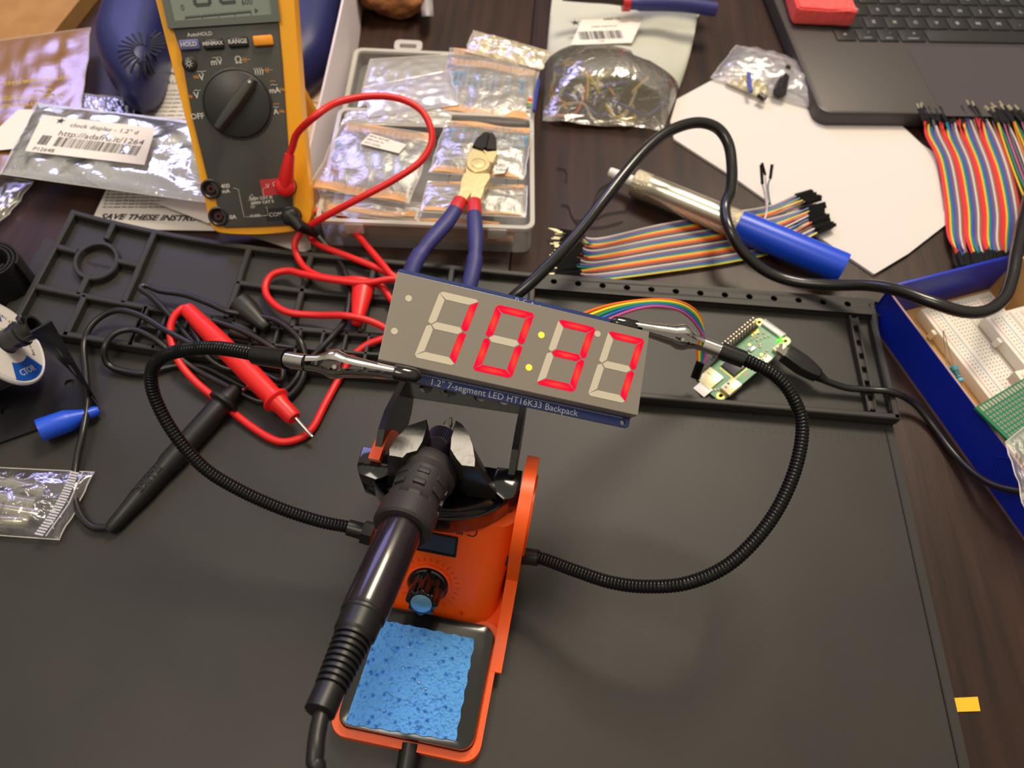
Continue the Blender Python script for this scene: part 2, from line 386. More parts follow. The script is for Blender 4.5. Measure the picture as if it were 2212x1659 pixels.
rp_.color_ramp.elements[0].position = 0.25; rp_.color_ramp.elements[0].color = (1.0, 0.008, 0.04, 1); rp_.color_ramp.elements[1].position = 0.95; rp_.color_ramp.elements[1].color = (1.0, 0.07, 0.035, 1)
nt.links.new(tc_.outputs['Generated'], mp_.inputs[0]); nt.links.new(mp_.outputs[0], gr_.inputs[0]); nt.links.new(gr_.outputs[0], rp_.inputs[0]); nt.links.new(rp_.outputs[0], e_.inputs[0]); nt.links.new(e_.outputs[0], o_.inputs[0])
e_.inputs[1].default_value = 1.0
RIM = P('segment_rim', (235, 90, 110), 0.4, emit=(255, 50, 90), estr=0.5)
DOT = P('lit_dot', (255, 190, 60), 0.5, emit=(255, 178, 40), estr=1.0)
sh = math.tan(math.radians(9.5))
def seg_poly(k, w=0.0172, h=0.0305, t=0.0035, g=0.00035):
    hw, hh = w / 2, h / 2
    a = {'a': [(-hw + .0012, hh), (hw - .0012, hh), (hw - .0002, hh - .0009), (hw - t, hh - t), (-hw + t, hh - t), (-hw + .0002, hh - .0009)],
         'b': [(hw, hh - .0012), (hw, t * .22), (hw - t * .55, 0), (hw - t, t * .5), (hw - t, hh - t), (hw - .0002, hh - .0009)],
         'g': [(-hw + t * .55, 0), (-hw + t, t * .5), (hw - t, t * .5), (hw - t * .55, 0), (hw - t, -t * .5), (-hw + t, -t * .5)]}
    a['d'] = [(x, -y) for x, y in a['a']]; a['c'] = [(x, -y) for x, y in a['b']]; a['f'] = [(-x, y) for x, y in a['b']]; a['e'] = [(-x, -y) for x, y in a['b']]
    p = a[k]; cx = sum(q[0] for q in p) / 6; cy = sum(q[1] for q in p) / 6
    return [(cx + (x - cx) * (1 - g / (abs(x - cx) + 1e-4) * (abs(x - cx) > 1e-4) * .6), cy + (y - cy) * (1 - g / (abs(y - cy) + 1e-4) * .6)) for x, y in p]
LITSEG = ['bc', 'abcdef', 'abgcd', 'abc']
for di, cx in enumerate((-0.0312, -0.0068, 0.0208, 0.0435)):
    wdt = 0.0172
    for k in 'abcdefg':
        pl = [(cx + x + y * sh, y) for x, y in seg_poly(k)]
        lit = k in LITSEG[di]
        b = MB(); mx = sum(p[0] for p in pl) / 6; my = sum(p[1] for p in pl) / 6
        b.prism(pl, 0.00005, 0.00018, 0)
        obj('segment', b, LIT if lit else OFFS, dsp, smooth=0, label='lit red segment' if lit else None)
for (x, y, on) in ((-0.0492, 0.0088, 0), (-0.0520, -0.0062, 0), (0.0085, 0.0063, 1), (0.0056, -0.0088, 1), (0.0328, 0.0125, 0)):
    b = MB(); b.lathe([(0.0014, 0.00005), (0.0014, 0.0002)], M=T(x, y, 0), n=24); obj('dot', b, DOT if on else OFFS, dsp, label='lit orange dot' if on else None)
b = MB(); b.box((0.005, 0.0205, -0.0125), (0.018, 0.0025, 0.0026)); b.box((0, 0, -0.0125), (0.03, 0.02, 0.002)); obj('pin_header', b, BLACK, dsp)
# ================================================================ soldering station
SM = T(-0.0355, 0.0372, 0.0026) @ rotz(math.radians(-6.4))
st = thing('soldering_station', 'orange soldering station with black iron rest, dial knob and two bendy clip arms', 'soldering station', SM)
OR = P('orange_plastic', (248, 92, 16), 0.38, bump=0.03, bscale=1500, sss=0.05)
def sw(p, z):   # world pixel to station frame
    return SM.inverted() @ at(p[0], p[1], z)
b = MB(); b.prism(rrect(0.069, 0.132, 0.007, 6, 0, 0.066), 0, 0.0075, bev=0.0012)
b.plate([rrect(0.069, 0.062, 0.008, 6, 0, 0.031), rrect(0.0635, 0.0565, 0.007, 6, 0, 0.0315)], 0.0072, 0.0092)
for sx in (-1, 1): b.box((sx * 0.0330, 0.090, 0.0080), (0.0030, 0.075, 0.0028), bev=0.0006)
obj('base', b, OR, st)
# housing: slope-fronted box with rounded lower corners
SL = [(0.0585, 0.0085), (0.0915, 0.0600)]
ang = math.atan2(SL[1][1] - SL[0][1], SL[1][0] - SL[0][0])
def secn(y0, z, r): # horizontal outline at height z
    hw = 0.0302 + .0024 * min(1, max(0, (z - .02) / .02)); pts = []
    for k in range(9):
        t = PI + (PI / 2) * k / 8; pts.append((-hw + r + r * math.cos(t), y0 + r + r * math.sin(t)))
    for k in range(9):
        t = 1.5 * PI + (PI / 2) * k / 8; pts.append((hw - r + r * math.cos(t), y0 + r + r * math.sin(t)))
    pts += [(hw, 0.111), (-hw, 0.111)]; return pts
b = MB(); vs = []; fs = []; lv = 7
for k in range(lv):
    t = k / (lv - 1); y = SL[0][0] + (SL[1][0] - SL[0][0]) * t; z = SL[0][1] + (SL[1][1] - SL[0][1]) * t
    vs += [(p[0], p[1], z) for p in secn(y, z, 0.016 - 0.008 * t)]
n = 20
for k in range(lv - 1):
    for i in range(n): fs.append((k * n + i, k * n + (i + 1) % n, (k + 1) * n + (i + 1) % n, (k + 1) * n + i))
fs += [tuple(reversed(range(n))), tuple(range((lv - 1) * n, lv * n))]
b.add(vs, fs); obj('housing', b, OR, st, smooth=50)
# round side cheeks that carry the rest
def yz(poly, x0, x1, b, mi=0, bev=0.0006):
    M = Matrix(((0, 0, 1, 0), (1, 0, 0, 0), (0, 1, 0, 0), (0, 0, 0, 1))); b.prism(poly, min(x0, x1), max(x0, x1), mi, M, bev=0)
arc = [(0.103 + 0.026 * math.cos(math.radians(a)), 0.0550 + 0.0265 * math.sin(math.radians(a))) for a in range(-30, 166, 10)]
chk = [(0.124, 0.006)] + arc + [(0.078, 0.030), (0.068, 0.017), (0.054, 0.0098), (0.040, 0.0094), (0.040, 0.006)]
for sx in (-1, 1):
    b = MB(); yz(chk if sx > 0 else [(0.124, 0.006)] + arc[:13] + [(0.1105, 0.05), (0.1105, 0.006)], sx * 0.0318, sx * (0.0375 if sx > 0 else 0.0368), b)
    if sx > 0: b.lathe([(0.019, 0), (0.019, 0.0012), (0.016, 0.0012), (0.016, 0.0)], M=Matrix(((0, 0, sx, sx * (0.0373 if sx > 0 else 0.0350)), (1, 0, 0, 0.103), (0, 1, 0, 0.052), (0, 0, 0, 1))), n=32, cap=False)
    obj('side_cheek', b, OR, st, smooth=30)
FM = T(0, SL[0][0], SL[0][1]) @ Matrix.Rotation(ang, 4, 'X')   # face frame: x right, y up the slope, z out
SLn = math.hypot(SL[1][0] - SL[0][0], SL[1][1] - SL[0][1])
b = MB(); b.plate([rrect(0.0235, 0.0115, 0.0006, 3, -.0045, 0.0455), rrect(0.0215, 0.0095, 0.0006, 3, -.0045, 0.0455)], -0.0005, 0.0006, M=FM); b.box((-.0045, 0.0455, -0.0001), (0.0215, 0.0095, 0.0004), 1, M=FM)
obj('screen', b, [BLACK, P('dark_screen_sky_reflection', (38, 58, 84), 0.06, coat=1.0)], st)  # dark glass, with a sky-blue reflection put into its base colour
b = MB(); b.text('926 LED III', 0.0036, M=FM @ T(-0.0010, 0.0540, 0.0001), bold=0.02, sx=1.25)
b.tube([FM @ Vector(p) for p in spline([(0.0110, 0.0535, 0.0001), (0.0140, 0.0533, 0.0001), (0.0152, 0.0550, 0.0001), (0.0152, 0.0568, 0.0001)], 4)], 0.0003, n=6)
obj('lettering', b, P('dark_print', (40, 16, 10), 0.6), st, smooth=0)
KC = (-0.0042, 0.0215)
b = MB(); b.lathe([(0.0108, 0.0), (0.0112, 0.0010), (0.0100, 0.0014), (0.0098, 0.0003)], M=FM @ T(KC[0], KC[1], 0), n=40, cap=False)
ORD = P('orange_relief', (212, 66, 10), 0.45)
for k in range(23):
    a = math.radians(-50 + 280 * k / 22); r = 0.0140
    if math.sin(a) > -0.85: b.box((0, 0, 0), (0.0022, 0.0003, 0.0004), 1, M=FM @ T(KC[0] + r * math.cos(a), KC[1] + r * math.sin(a), 0.0001) @ rotz(a))
b.box((-0.0125, 0.0075, 0.0001), (0.0026, 0.0005, 0.0004), 1, M=FM); b.box((0.0135, 0.0075, 0.0001), (0.0030, 0.0008, 0.0005), 1, M=FM); b.box((0.0135, 0.0075, 0.0001), (0.0008, 0.0030, 0.0005), 1, M=FM)
obj('dial_scale', b, [OR, ORD], st)
kn = MB(); KM = FM @ T(KC[0], KC[1], 0.0)
kn.lathe([(0.0094, 0.0), (0.0094, 0.002), (0.0088, 0.0028), (0.0001, 0.0028)], M=KM, n=40)
fl = []
for k in range(64):
    a = 2 * PI * k / 64; fl.append((0.0074 + 0.0007 * math.cos(8 * a)) * 1.0)
pl = [(fl[k] * math.cos(2 * PI * k / 64), fl[k] * math.sin(2 * PI * k / 64)) for k in range(64)]
kn.prism(pl, 0.002, 0.0145, M=KM, bev=0.0008, top=[(x * .95, y * .95) for x, y in pl])
knob = obj('knob', kn, GLOSS, st)
b = MB(); b.lathe([(0.0050, 0.0140), (0.0050, 0.01475), (0.0047, 0.0149)], M=KM, n=32); b.box((0.0072, 0, 0.0), (0, 0, 0)) if False else None
obj('knob_cap', b, P('brushed_blue_cap', (150, 205, 235), 0.3, 0.6, c2=(120, 185, 225), nscale=200), knob)
# black sponge tray
b = MB(); o1 = rrect(0.0625, 0.0555, 0.006, 6, 0, 0.0315)
vs = [(p[0], p[1], 0.0085) for p in o1] + [(p[0] * .985, 0.0315 + (p[1] - .0315) * .985, 0.0145) for p in o1] + [(p[0] * .90, 0.0315 + (p[1] - .0315) * .89, 0.0152) for p in o1]
n = len(o1); fs = [(j * n + i, j * n + (i + 1) % n, (j + 1) * n + (i + 1) % n, (j + 1) * n + i) for j in range(2) for i in range(n)] + [tuple(range(2 * n, 3 * n)), tuple(reversed(range(n)))]
b.add(vs, fs); obj('sponge_tray', b, P('tray_black', (20, 20, 21), 0.16, coat=0.5), st)
# cord stub at the front
b = MB(); b.cyl((0.003, 0.003, 0.006), (0.004, -0.012, 0.006), 0.0048, 0.0044, n=20); obj('cord_grommet', b, BLACK, st)
# ---- black iron rest: half bowl, shells, side frames, tip bar
cy0 = 0.108; R0 = 0.0345
RM = T(-0.0035, 0.1, 0) @ rotz(math.radians(2.0)) @ T(0, -0.1, 0)
b = MB(RM @ T(0, cy0, 0) @ Matrix.Diagonal((1, .70, 1, 1))); b.lathe([(0.022, 0.0545), (R0 - .004, 0.0550), (R0 - .003, 0.0585), (R0, 0.0595), (R0, 0.0740), (R0 - .001, 0.0748), (0.0325, 0.0742), (0.027, 0.068), (0.016, 0.0645), (0.0005, 0.0638)], a0=PI, a1=2 * PI, n=36, cap=False)
b.box((0, 0.006, 0.0605), (0.062, 0.014, 0.007)); b.box((-0.0325, 0.0028, 0.066), (0.004, 0.006, 0.015)); b.box((0.0325, 0.0028, 0.066), (0.004, 0.006, 0.015))
WB_ = lambda sx, xo: [(sx * xo, cy0 + .006), (sx * xo, cy0 - .008), (sx * (xo - .002), cy0 - .014), (sx * .0285, cy0 - .0165), (sx * .0215, cy0 - .010), (sx * .0235, cy0 + .006)]
for sx, xo in ((-1, .0385), (1, .0350)):
    w_ = WB_(sx, xo); w_ = w_ if sx > 0 else w_[::-1]; cxx = sx * .030; b.prism([(cxx + (x - cxx) * .9, y) for x, y in w_], 0.057, 0.0765, M=T(0, -cy0, 0), top=w_, bev=.0008)
obj('rest_bowl', b, GLOSS, st, smooth=40)
Ls = [(922, 909), (926, 925), (915, 962), (903, 984), (880, 992), (871, 1003), (841, 1000), (841, 985), (858, 955), (885, 925)]
Rs = [(985, 915), (998, 922), (1014, 945), (1023, 972), (1028, 1005), (1027, 1021), (998, 1020), (985, 1004), (972, 983), (974, 955)]
for pxs in (Ls, Rs):
    top = [sw(p, 0.0975 - (p[1] - 910) * 0.000012) for p in pxs]; c = sum(top, Vector()) / len(top)
    for p in top: p.z = .0975 - .148 * (p.x - c.x) - .06 * (p.y - c.y)
    b = MB(); n = len(top); sx = -1 if pxs is Ls else 1
    ins = [c + (p - c) * 0.93 + Vector((0, 0, 0.0012)) for p in top]
    low = [Vector((c.x + (p.x - c.x) * 1.12 + (max(0, p.x - c.x) * 1.6 if sx > 0 else -max(0, c.x - p.x) * .3), c.y + (p.y - c.y) * 1.05, 0.071)) for p in top]
    b.add(low + top + ins, [(j * n + i, j * n + (i + 1) % n, (j + 1) * n + (i + 1) % n, (j + 1) * n + i) for j in range(2) for i in range(n)] + [tuple(range(2 * n, 3 * n)), tuple(reversed(range(n)))])
    obj('guide_shell', b, P('shell_black', (34, 32, 30), 0.34, bump=0.35, bscale=140, coat=0.1, spec=.6), st, smooth=40)
side = [(0.108, 0.040), (0.108, 0.079), (0.118, 0.084), (0.129, 0.082), (0.150, 0.070), (0.163, 0.063), (0.163, 0.036), (0.156, 0.033), (0.112, 0.033)]
for sx in (-1, 1):
    b = MB(RM); yz(side, sx * 0.0288, sx * 0.0318, b)
    obj('side_frame', b, P('frame_black', (16, 15, 15), 0.4, spec=.35), st, smooth=30)
BM = RM @ T(0, 0.1580, 0.0600) @ Matrix.Rotation(math.radians(32), 4, 'X')
hl = [circle(x, 0, 0.00335, 20) for x in (-0.0195, -0.0070, 0.0080, 0.0200)]
b = MB(); b.plate([rrect(0.058, 0.0115, 0.001, 3)] + hl, -0.0012, 0.0012, M=BM); b.box((0, -0.0058, -0.0045), (0.058, 0.0018, 0.010), M=BM); b.box((0, 0.0058, -0.0045), (0.058, 0.0018, 0.010), M=BM)
for x in (-0.0195, -0.0070, 0.0080, 0.0200): b.lathe([(0.0034, -0.009), (0.0034, 0.0015), (0.0040, 0.0015), (0.0040, -0.009)], M=BM @ T(x, 0, 0), n=20, cap=False)
for x in (-0.0132, 0.0140): b.prism([(x - .0018, -.003), (x + .0018, -.003), (x, .0012)], 0.0012, 0.0018, M=BM)
obj('tip_holder_bar', b, P('bar_black', (26, 25, 27), 0.14, coat=0.6), st)

# ---- bendy arms
GN = P('gooseneck_black', (24, 24, 26), 0.28, 0.5)
def gooseneck(pix, base, clip_pts, r=0.0031):
    """pix: [(px,py,z)...] path; clip_pts: (shoulder, jaw, tip) pixels with heights"""
    pts = spline([at(*p) for p in pix], 10); step = 0.0016
    rs = resample(pts, step / 4); b = MB()
    b.tube(rs, lambda i, m: r * (1.0 if i % 4 in (0, 1) else 0.90 if i % 4 == 2 else 0.96), n=14)
    arm = obj('bendy_arm', b, GN, st, world=True, smooth=60, label='ribbed black bendy arm')
    b = MB(); B0 = at(*base[0]); B1 = at(*base[1]); b.cyl(B0, B1, 0.0041, 0.0039); d = (B1 - B0).normalized(); b.cyl(B0 - d * 0.002, B0 + d * 0.003, 0.0058, n=6)
    obj('mounting_nut', b, BLACK, arm, world=True, smooth=30)
    e0, e1, e2, jaw, tip, cov, up = clip_pts
    E0, E1, E2, J, TP, CV = [at(*p) for p in (e0, e1, e2, jaw, tip, cov)]
    b = MB(); b.cyl(E0, E1, 0.0040, 0.0042, n=22); obj('arm_sleeve', b, GLOSS, arm, world=True)
    b = MB(); b.cyl(E1, E2, 0.0033, n=22); b.cyl(E1.lerp(E2, 0.97), E2, 0.0035, n=22)
    d = (TP - E2).normalized(); sd = d.cross(Vector(up)).normalized(); uu = sd.cross(d).normalized()
    L = (TP - E2).length
    def arm_half(s, o0, wide):
        prof = [(0.0, 0.0012, 0.0030), (0.10, 0.0006 + o0 * 0.4, 0.0030), (0.17, o0 * .9, 0.0040), (0.22, o0 * 1.1, 0.0052), (0.28, o0 * 1.1, 0.0054), (0.36, o0 * 0.8, 0.0044), (0.6, o0 * 0.5, 0.0036), (0.8, 0.0010, 0.0028), (1.0, 0.0006, 0.0018)]
        vs = []; fs = []; K = 7
        for (t, off, w) in prof:
            for k in range(K):
                g = PI * k / (K - 1); vs.append(E2 + d * L * t + uu * s * (off + w * 0.65 * math.sin(g)) + sd * w * math.cos(g))
        n0 = len(prof)
        for i in range(n0 - 1):
            for k in range(K - 1): fs.append((i * K + k, i * K + k + 1, (i + 1) * K + k + 1, (i + 1) * K + k))
        inner = [p - uu * s * 0.0004 for p in vs]; m = len(vs)
        fs2 = [tuple(q + m for q in reversed(f)) for f in fs]
        b.add(vs + inner, fs + fs2)
    arm_half(1, 0.0030, 1); arm_half(-1, 0.0016, 1)
    b.tube([E2 + d * L * 0.27 + sd * x for x in (-0.0042, 0.0042)], 0.0009, n=8); b.tube(spline([E2 + d * L * 0.15 - uu * .001, E2 + d * L * 0.3 - uu * 0.0035, E2 + d * L * 0.5 - uu * 0.001], 5), 0.0007, n=6)
    clip = obj('alligator_clip', b, CHROME, arm, world=True, smooth=50, label='shiny steel clip')
    c0 = CV; dd = (TP - CV).normalized(); tp = TP + dd * 0.0008
    b = MB(); b.tube([c0, c0 + dd * 0.0006, c0.lerp(tp, 0.5), c0.lerp(tp, 0.85), tp, tp + dd * 0.0012], lambda i, m: [0.0030, 0.0034, 0.0034, 0.0032, 0.0024, 0.0008][i], n=16, sq=(1, 0.85))
    if True: obj('rubber_tip', b, GLOSS, arm, world=True, label='glossy black rubber tip cover')
    return arm
gooseneck([(796, 1148, .040), (750, 1138, .041), (690, 1126, .043), (610, 1100, .047), (520, 1060, .053), (440, 1010, .060), (375, 935, .070), (335, 860, .080), (327, 805, .090), (350, 772, .100), (400, 756, .110), (470, 752, .118), (560, 766, .125)],
          ((797, 1152, .040), (752, 1139, .041)),
          ((548, 767, .124), (620, 776, .130), (661, 782, .133), None, (902, 815, .131), (852, 804, .132), (0.1, 0.5, 1)) if False else
          ((552, 767, .124), (620, 776, .130), (661, 783, .132), (700, 790, .133), (900, 812, .1285), (850, 803, .130), (0.15, 0.8, 0.6)))
gooseneck([(1108, 1198, .040), (1165, 1205, .043), (1240, 1232, .048), (1320, 1258, .054), (1400, 1267, .060), (1490, 1258, .066), (1580, 1215, .072), (1660, 1130, .080), (1712, 1030, .088), (1733, 930, .096), (1715, 862, .102), (1675, 812, .106), (1600, 772, .109)],
          ((1100, 1197, .040), (1163, 1205, .043)),
          ((1608, 777, .109), (1556, 757, .109), (1520, 744, .109), (1500, 738, .109), (1328, 696, .1165), (1376, 706, .1150), (0.1, 0.75, 0.65)))

# ================================================================ sponge
SPG = bpy.data.materials.new('blue_sponge'); SPG.use_nodes = True; nt = SPG.node_tree; bs = nt.nodes['Principled BSDF']
bs.inputs['Roughness'].default_value = 0.85; tc = nt.nodes.new('ShaderNodeTexCoord')
def _n(t, **k):
    x = nt.nodes.new(t)
    for a, v in k.items(): x.inputs[a].default_value = v
    return x
v1 = _n('ShaderNodeTexVoronoi', Scale=260.0); v2 = _n('ShaderNodeTexVoronoi', Scale=900.0); nz = _n('ShaderNodeTexNoise', Scale=120.0, Detail=5.0)
for x in (v1, v2, nz): nt.links.new(tc.outputs['Object'], x.inputs['Vector'])
r1 = nt.nodes.new('ShaderNodeValToRGB'); r1.color_ramp.elements[0].position = 0.10; r1.color_ramp.elements[0].color = rgb((38, 105, 195)); r1.color_ramp.elements[1].position = 0.34; r1.color_ramp.elements[1].color = rgb((92, 164, 238))
mxh = nt.nodes.new('ShaderNodeMath'); mxh.operation = 'MINIMUM'; nt.links.new(v1.outputs['Distance'], r1.inputs[0]); nt.links.new(r1.outputs[0], bs.inputs['Base Color'])
ad = nt.nodes.new('ShaderNodeMath'); ad.operation = 'MULTIPLY_ADD'; ad.inputs[1].default_value = 0.35
nt.links.new(v2.outputs['Distance'], ad.inputs[0]); nt.links.new(nz.outputs[0], ad.inputs[2])
bp = nt.nodes.new('ShaderNodeBump'); bp.inputs['Strength'].default_value = 1.0; bp.inputs['Distance'].default_value = 0.0012; nt.links.new(ad.outputs[0], bp.inputs['Height']); nt.links.new(bp.outputs[0], bs.inputs['Normal'])
cor = [at(822, 1338, .0203), at(1026, 1380, .0203), at(984, 1600, .0203), at(745, 1563, .0203)]
holes = [(rnd.random(), rnd.random(), 0.0004 + 0.0016 * rnd.random() ** 3) for _ in range(420)]
def spf(u, v):
    uu = u + 0.006 * math.sin(v * 37) * (u > .9) ; p = cor[3].lerp(cor[2], uu).lerp(cor[0].lerp(cor[1], uu), v + 0.005 * math.sin(u * 41 + 1) * (v < .1 or v > .9))
    z = 0.0006 * (noise.noise(p * 900) + noise.noise(p * 2200) * .6)
    for hx, hy, hr in holes:
        d = math.hypot((u - hx) * 0.052, (v - hy) * 0.052)
        if d < hr: z -= 0.42 * hr * (1 - (d / hr) ** 2) ** 0.5
    return p + Vector((0, 0, z))
b = MB(); b.sheet(spf, 150, 150, th=0.0024); obj('cleaning_sponge', b, SPG, smooth=80, label='light blue porous sponge lying on the black tray of the orange station', category='sponge')
b = MB()
for (px, py, r) in ((878, 1368, .0003), (882, 1398, .0003), (905, 1474, .0005), (920, 1488, .0004), (830, 1535, .0003), (870, 1444, .0003)):
    b.ball(at(px, py, .0208), r, n=8, sc=(1.4, 1, .7))
obj('solder_bits', b, CHROME, label='tiny shiny solder beads scattered on the blue sponge', category='solder', kind='stuff')

# ================================================================ soldering iron
A0 = at(948, 962, .080); A1 = at(690, 1540, .121); IM = aim(A0, A1, up=(0, 0, 1)); IL = (A1 - A0).length
iron = thing('soldering_iron', 'black soldering iron with ribbed cord end resting in the orange station', 'soldering iron', IM)
def tz(px, py):  # distance along the iron for a pixel, by nearest height line
    best = 0; bd = 1e9
    for k in range(200):
        p = A0.lerp(A1, k / 199 * 1.1 - .02); v = p - Vector((0, 0, CAM_H)); w = v.dot(_f); x = PX + FPX * v.dot(_R) / w; y = PY - FPX * v.dot(_U) / w
        d = (x - px) ** 2 + (y - py) ** 2
        if d < bd: bd = d; best = (k / 199 * 1.1 - .02) * IL
    return best
z0, z1, z2, z3, z4, z5 = tz(928, 1010), tz(915, 1040), tz(872, 1122), tz(775, 1325), tz(752, 1372), tz(706, 1484)
b = MB(); b.lathe([(0.0001, -0.020), (0.0008, -0.019), (0.0022, -0.015), (0.0024, -0.010), (0.0045, -0.009), (0.0045, 0.0)], n=20); obj('barrel_tip', b, STEEL, iron)
b = MB(); k = 40
pl = [((0.0062 + 0.00035 * (i % 2)) * math.cos(2 * PI * i / (2 * k)), (0.0062 + 0.00035 * (i % 2)) * math.sin(2 * PI * i / (2 * k))) for i in range(2 * k)]
b.prism(pl, -0.0065, 0.0015); b.lathe([(0.0070, 0.0015), (0.0078, 0.0035), (0.0085, z0 + .0005)]); obj('collar_nut', b, P('nut_dark_steel', (60, 52, 66), 0.3, 0.7), iron, smooth=20)
GR = P('grip_rubber', (44, 40, 42), 0.55, bump=0.12, bscale=1200)
b = MB(); b.lathe([(0.0080, z0 - .004), (0.0125, z0), (0.0138, z0 + 0.004), (0.0136, z0 + .007), (0.0118, z0 + 0.009), (0.0108, (z1 + z2) / 2), (0.0110, z2 - 0.007), (0.0122, z2 - 0.005), (0.0122, z2 + 0.004), (0.0112, z2 + 0.005), (0.009, z2 + .005)], n=44)
for row, a in enumerate((-2.55, -1.75, -0.95, -0.15, 0.65, 1.45, 2.25)):
    for j in range(3):
        zz = z0 + 0.0125 + 0.0062 * j; b.box((0.0111, 0, 0), (0.0016, 0.0052, 0.0030), M=rotz(a) @ T(0, 0, zz), bev=.0004)
obj('grip', b, GR, iron, smooth=30)
b = MB(); b.lathe([(0.0088, z2 + .004), (0.0086, z3 - 0.002), (0.0080, z3)], n=40); obj('handle_tube', b, P('handle_gloss', (30, 20, 28), 0.24, coat=0.5), iron)
b = MB(); pr = [(0.0080, z3 - .001), (0.0084, z3), (0.0083, z3 + .001), (0.0078, z3 + .0015), (0.0076, z4 - .001), (0.0070, z4)]
nr = 9; zz = z4
for k in range(nr):
    f = k / nr; r = 0.0068 - 0.0014 * f; h = (z5 - z4) / nr
    pr += [(r, zz + .0002), (r, zz + h * .6), (r - 0.0011, zz + h * .68), (r - 0.0011, zz + h * .95)]; zz += h
pr += [(0.0052, z5), (0.0052, z5 + .008), (0.0040, z5 + .0085), (0.0026, z5 + .0085)]
b.lathe(pr, n=32); obj('strain_relief', b, P('relief_rubber', (24, 23, 24), 0.42), iron, smooth=25)
d = (A1 - A0).normalized(); e = A0 + d * (z5 + .004)
b = MB(); b.tube(spline([e, at(686, 1582, .1220), at(680, 1640, .1225), at(670, 1740, .118), Vector((-.062, -.075, .085)), Vector((-.055, -.115, .030)), Vector((-.04, -.17, .0032)), Vector((0, -.23, .0030))], 8), 0.0028, n=14); obj('iron_cord', b, P('cord_black', (28, 27, 28), 0.4), iron, world=True)
# mains cord leaving the front of the station
b = MB(); g = SM @ Vector((0.0035, -0.012, 0.006)); b.tube(spline([g, g + Vector((0, -.02, 0.001)), g + Vector((-.002, -.06, -.001)), g + Vector((-.004, -.10, -.0028)), Vector((.004, -.15, .0034)), Vector((.03, -.23, .0034))], 6), 0.0032, n=12)
obj('supply_cord', b, MAT['cord_black'], st, world=True)
# ================================================================ multimeter
o_ = at(571, 497, 0.020)
MM = frame(o_, (0.9722, 0.234, -0.0013), (-0.1525, 0.6376, 0.7551))
def onp(M, px, py):
    """where the sight line of a pixel meets the z = 0 plane of frame M (in M's x, y)"""
    d = (px - PX) / FPX * _R - (py - PY) / FPX * _U + _f
    n = Vector((M[0][2], M[1][2], M[2][2])); o = Vector((M[0][3], M[1][3], M[2][3])); c = Vector((0, 0, CAM_H))
    t = (o - c).dot(n) / d.dot(n); p = M.inverted() @ (c + d * t); return (p.x, p.y)
q = lambda x, y: onp(MM, x, y)
mm = thing('multimeter', 'yellow and dark grey digital multimeter propped upright with a large round dial', 'multimeter', MM)
YEL = P('holster_yellow', (246, 172, 8), 0.42, bump=0.03, bscale=900); DG = P('meter_grey', (66, 66, 64), 0.5, bump=0.05, bscale=1500); DK = P('meter_dark', (30, 30, 31), 0.35)
MW = P('meter_print', (205, 203, 196), 0.6); MO = P('meter_print_orange', (226, 150, 40), 0.6)
def ext(p, r, y):   # carry the line r->p on to height y
    t = (y - p[1]) / (p[1] - r[1]); return (p[0] + (p[0] - r[0]) * t, y)
TOPY = 0.183
lo_l = [q(332, 0), q(380, 190), q(415, 330), q(437, 425), q(447, 470), q(456, 494), q(478, 507)]
lo_r = [q(560, 510), q(640, 502), q(662, 492), q(676, 470), q(674, 420), q(662, 300), q(650, 140), q(640, 0)]
tl = ext(lo_l[0], lo_l[1], TOPY - .02); tr = ext(lo_r[-1], lo_r[-2], TOPY - .02)
outl = [(tl[0] + .014, TOPY), (tl[0] + .005, TOPY - .006), tl] + lo_l + lo_r + [tr, (tr[0] - .005, TOPY - .006), (tr[0] - .014, TOPY)]
outl = [(p.x, p.y) for p in spline([(x, y, 0) for x, y in outl], 4, closed=True)]
b = MB(); c_ = (sum(p[0] for p in outl) / len(outl), sum(p[1] for p in outl) / len(outl))
def scl(pl, s, t=None): t = t or s; return [(c_[0] + (x - c_[0]) * s, c_[1] + (y - c_[1]) * t) for x, y in pl]
n = len(outl); lay = [(0.93, .97, -0.0235), (0.99, .995, -0.019), (1.0, 1, -0.009), (0.995, .997, -0.004), (0.965, .985, 0.0)]
vs = [(x, y, z) for s, t, z in lay for x, y in scl(outl, s, t)]
fs = [(j * n + i, j * n + (i + 1) % n, (j + 1) * n + (i + 1) % n, (j + 1) * n + i) for j in range(len(lay) - 1) for i in range(n)] + [tuple(reversed(range(n))), tuple(range((len(lay) - 1) * n, len(lay) * n))]
b.add(vs, fs); obj('holster', b, YEL, mm, smooth=50)
pan = [q(353, 0), q(391, 111), q(416, 253), q(450, 390), q(462, 402), q(469, 414), q(468, 440), q(478, 458), q(485, 468), q(480, 485), q(486, 492), q(560, 490), q(624, 487), q(634, 478), q(634, 440), q(629, 400), q(619, 253), q(611, 139), q(598, 0)]
t1 = ext(pan[0], pan[1], TOPY - .008); t2 = ext(pan[-1], pan[-2], TOPY - .008)
pan = [t1] + pan + [t2]
b = MB(); b.prism(pan, -0.002, 0.0016, bev=0.0006); obj('face_panel', b, DG, mm)
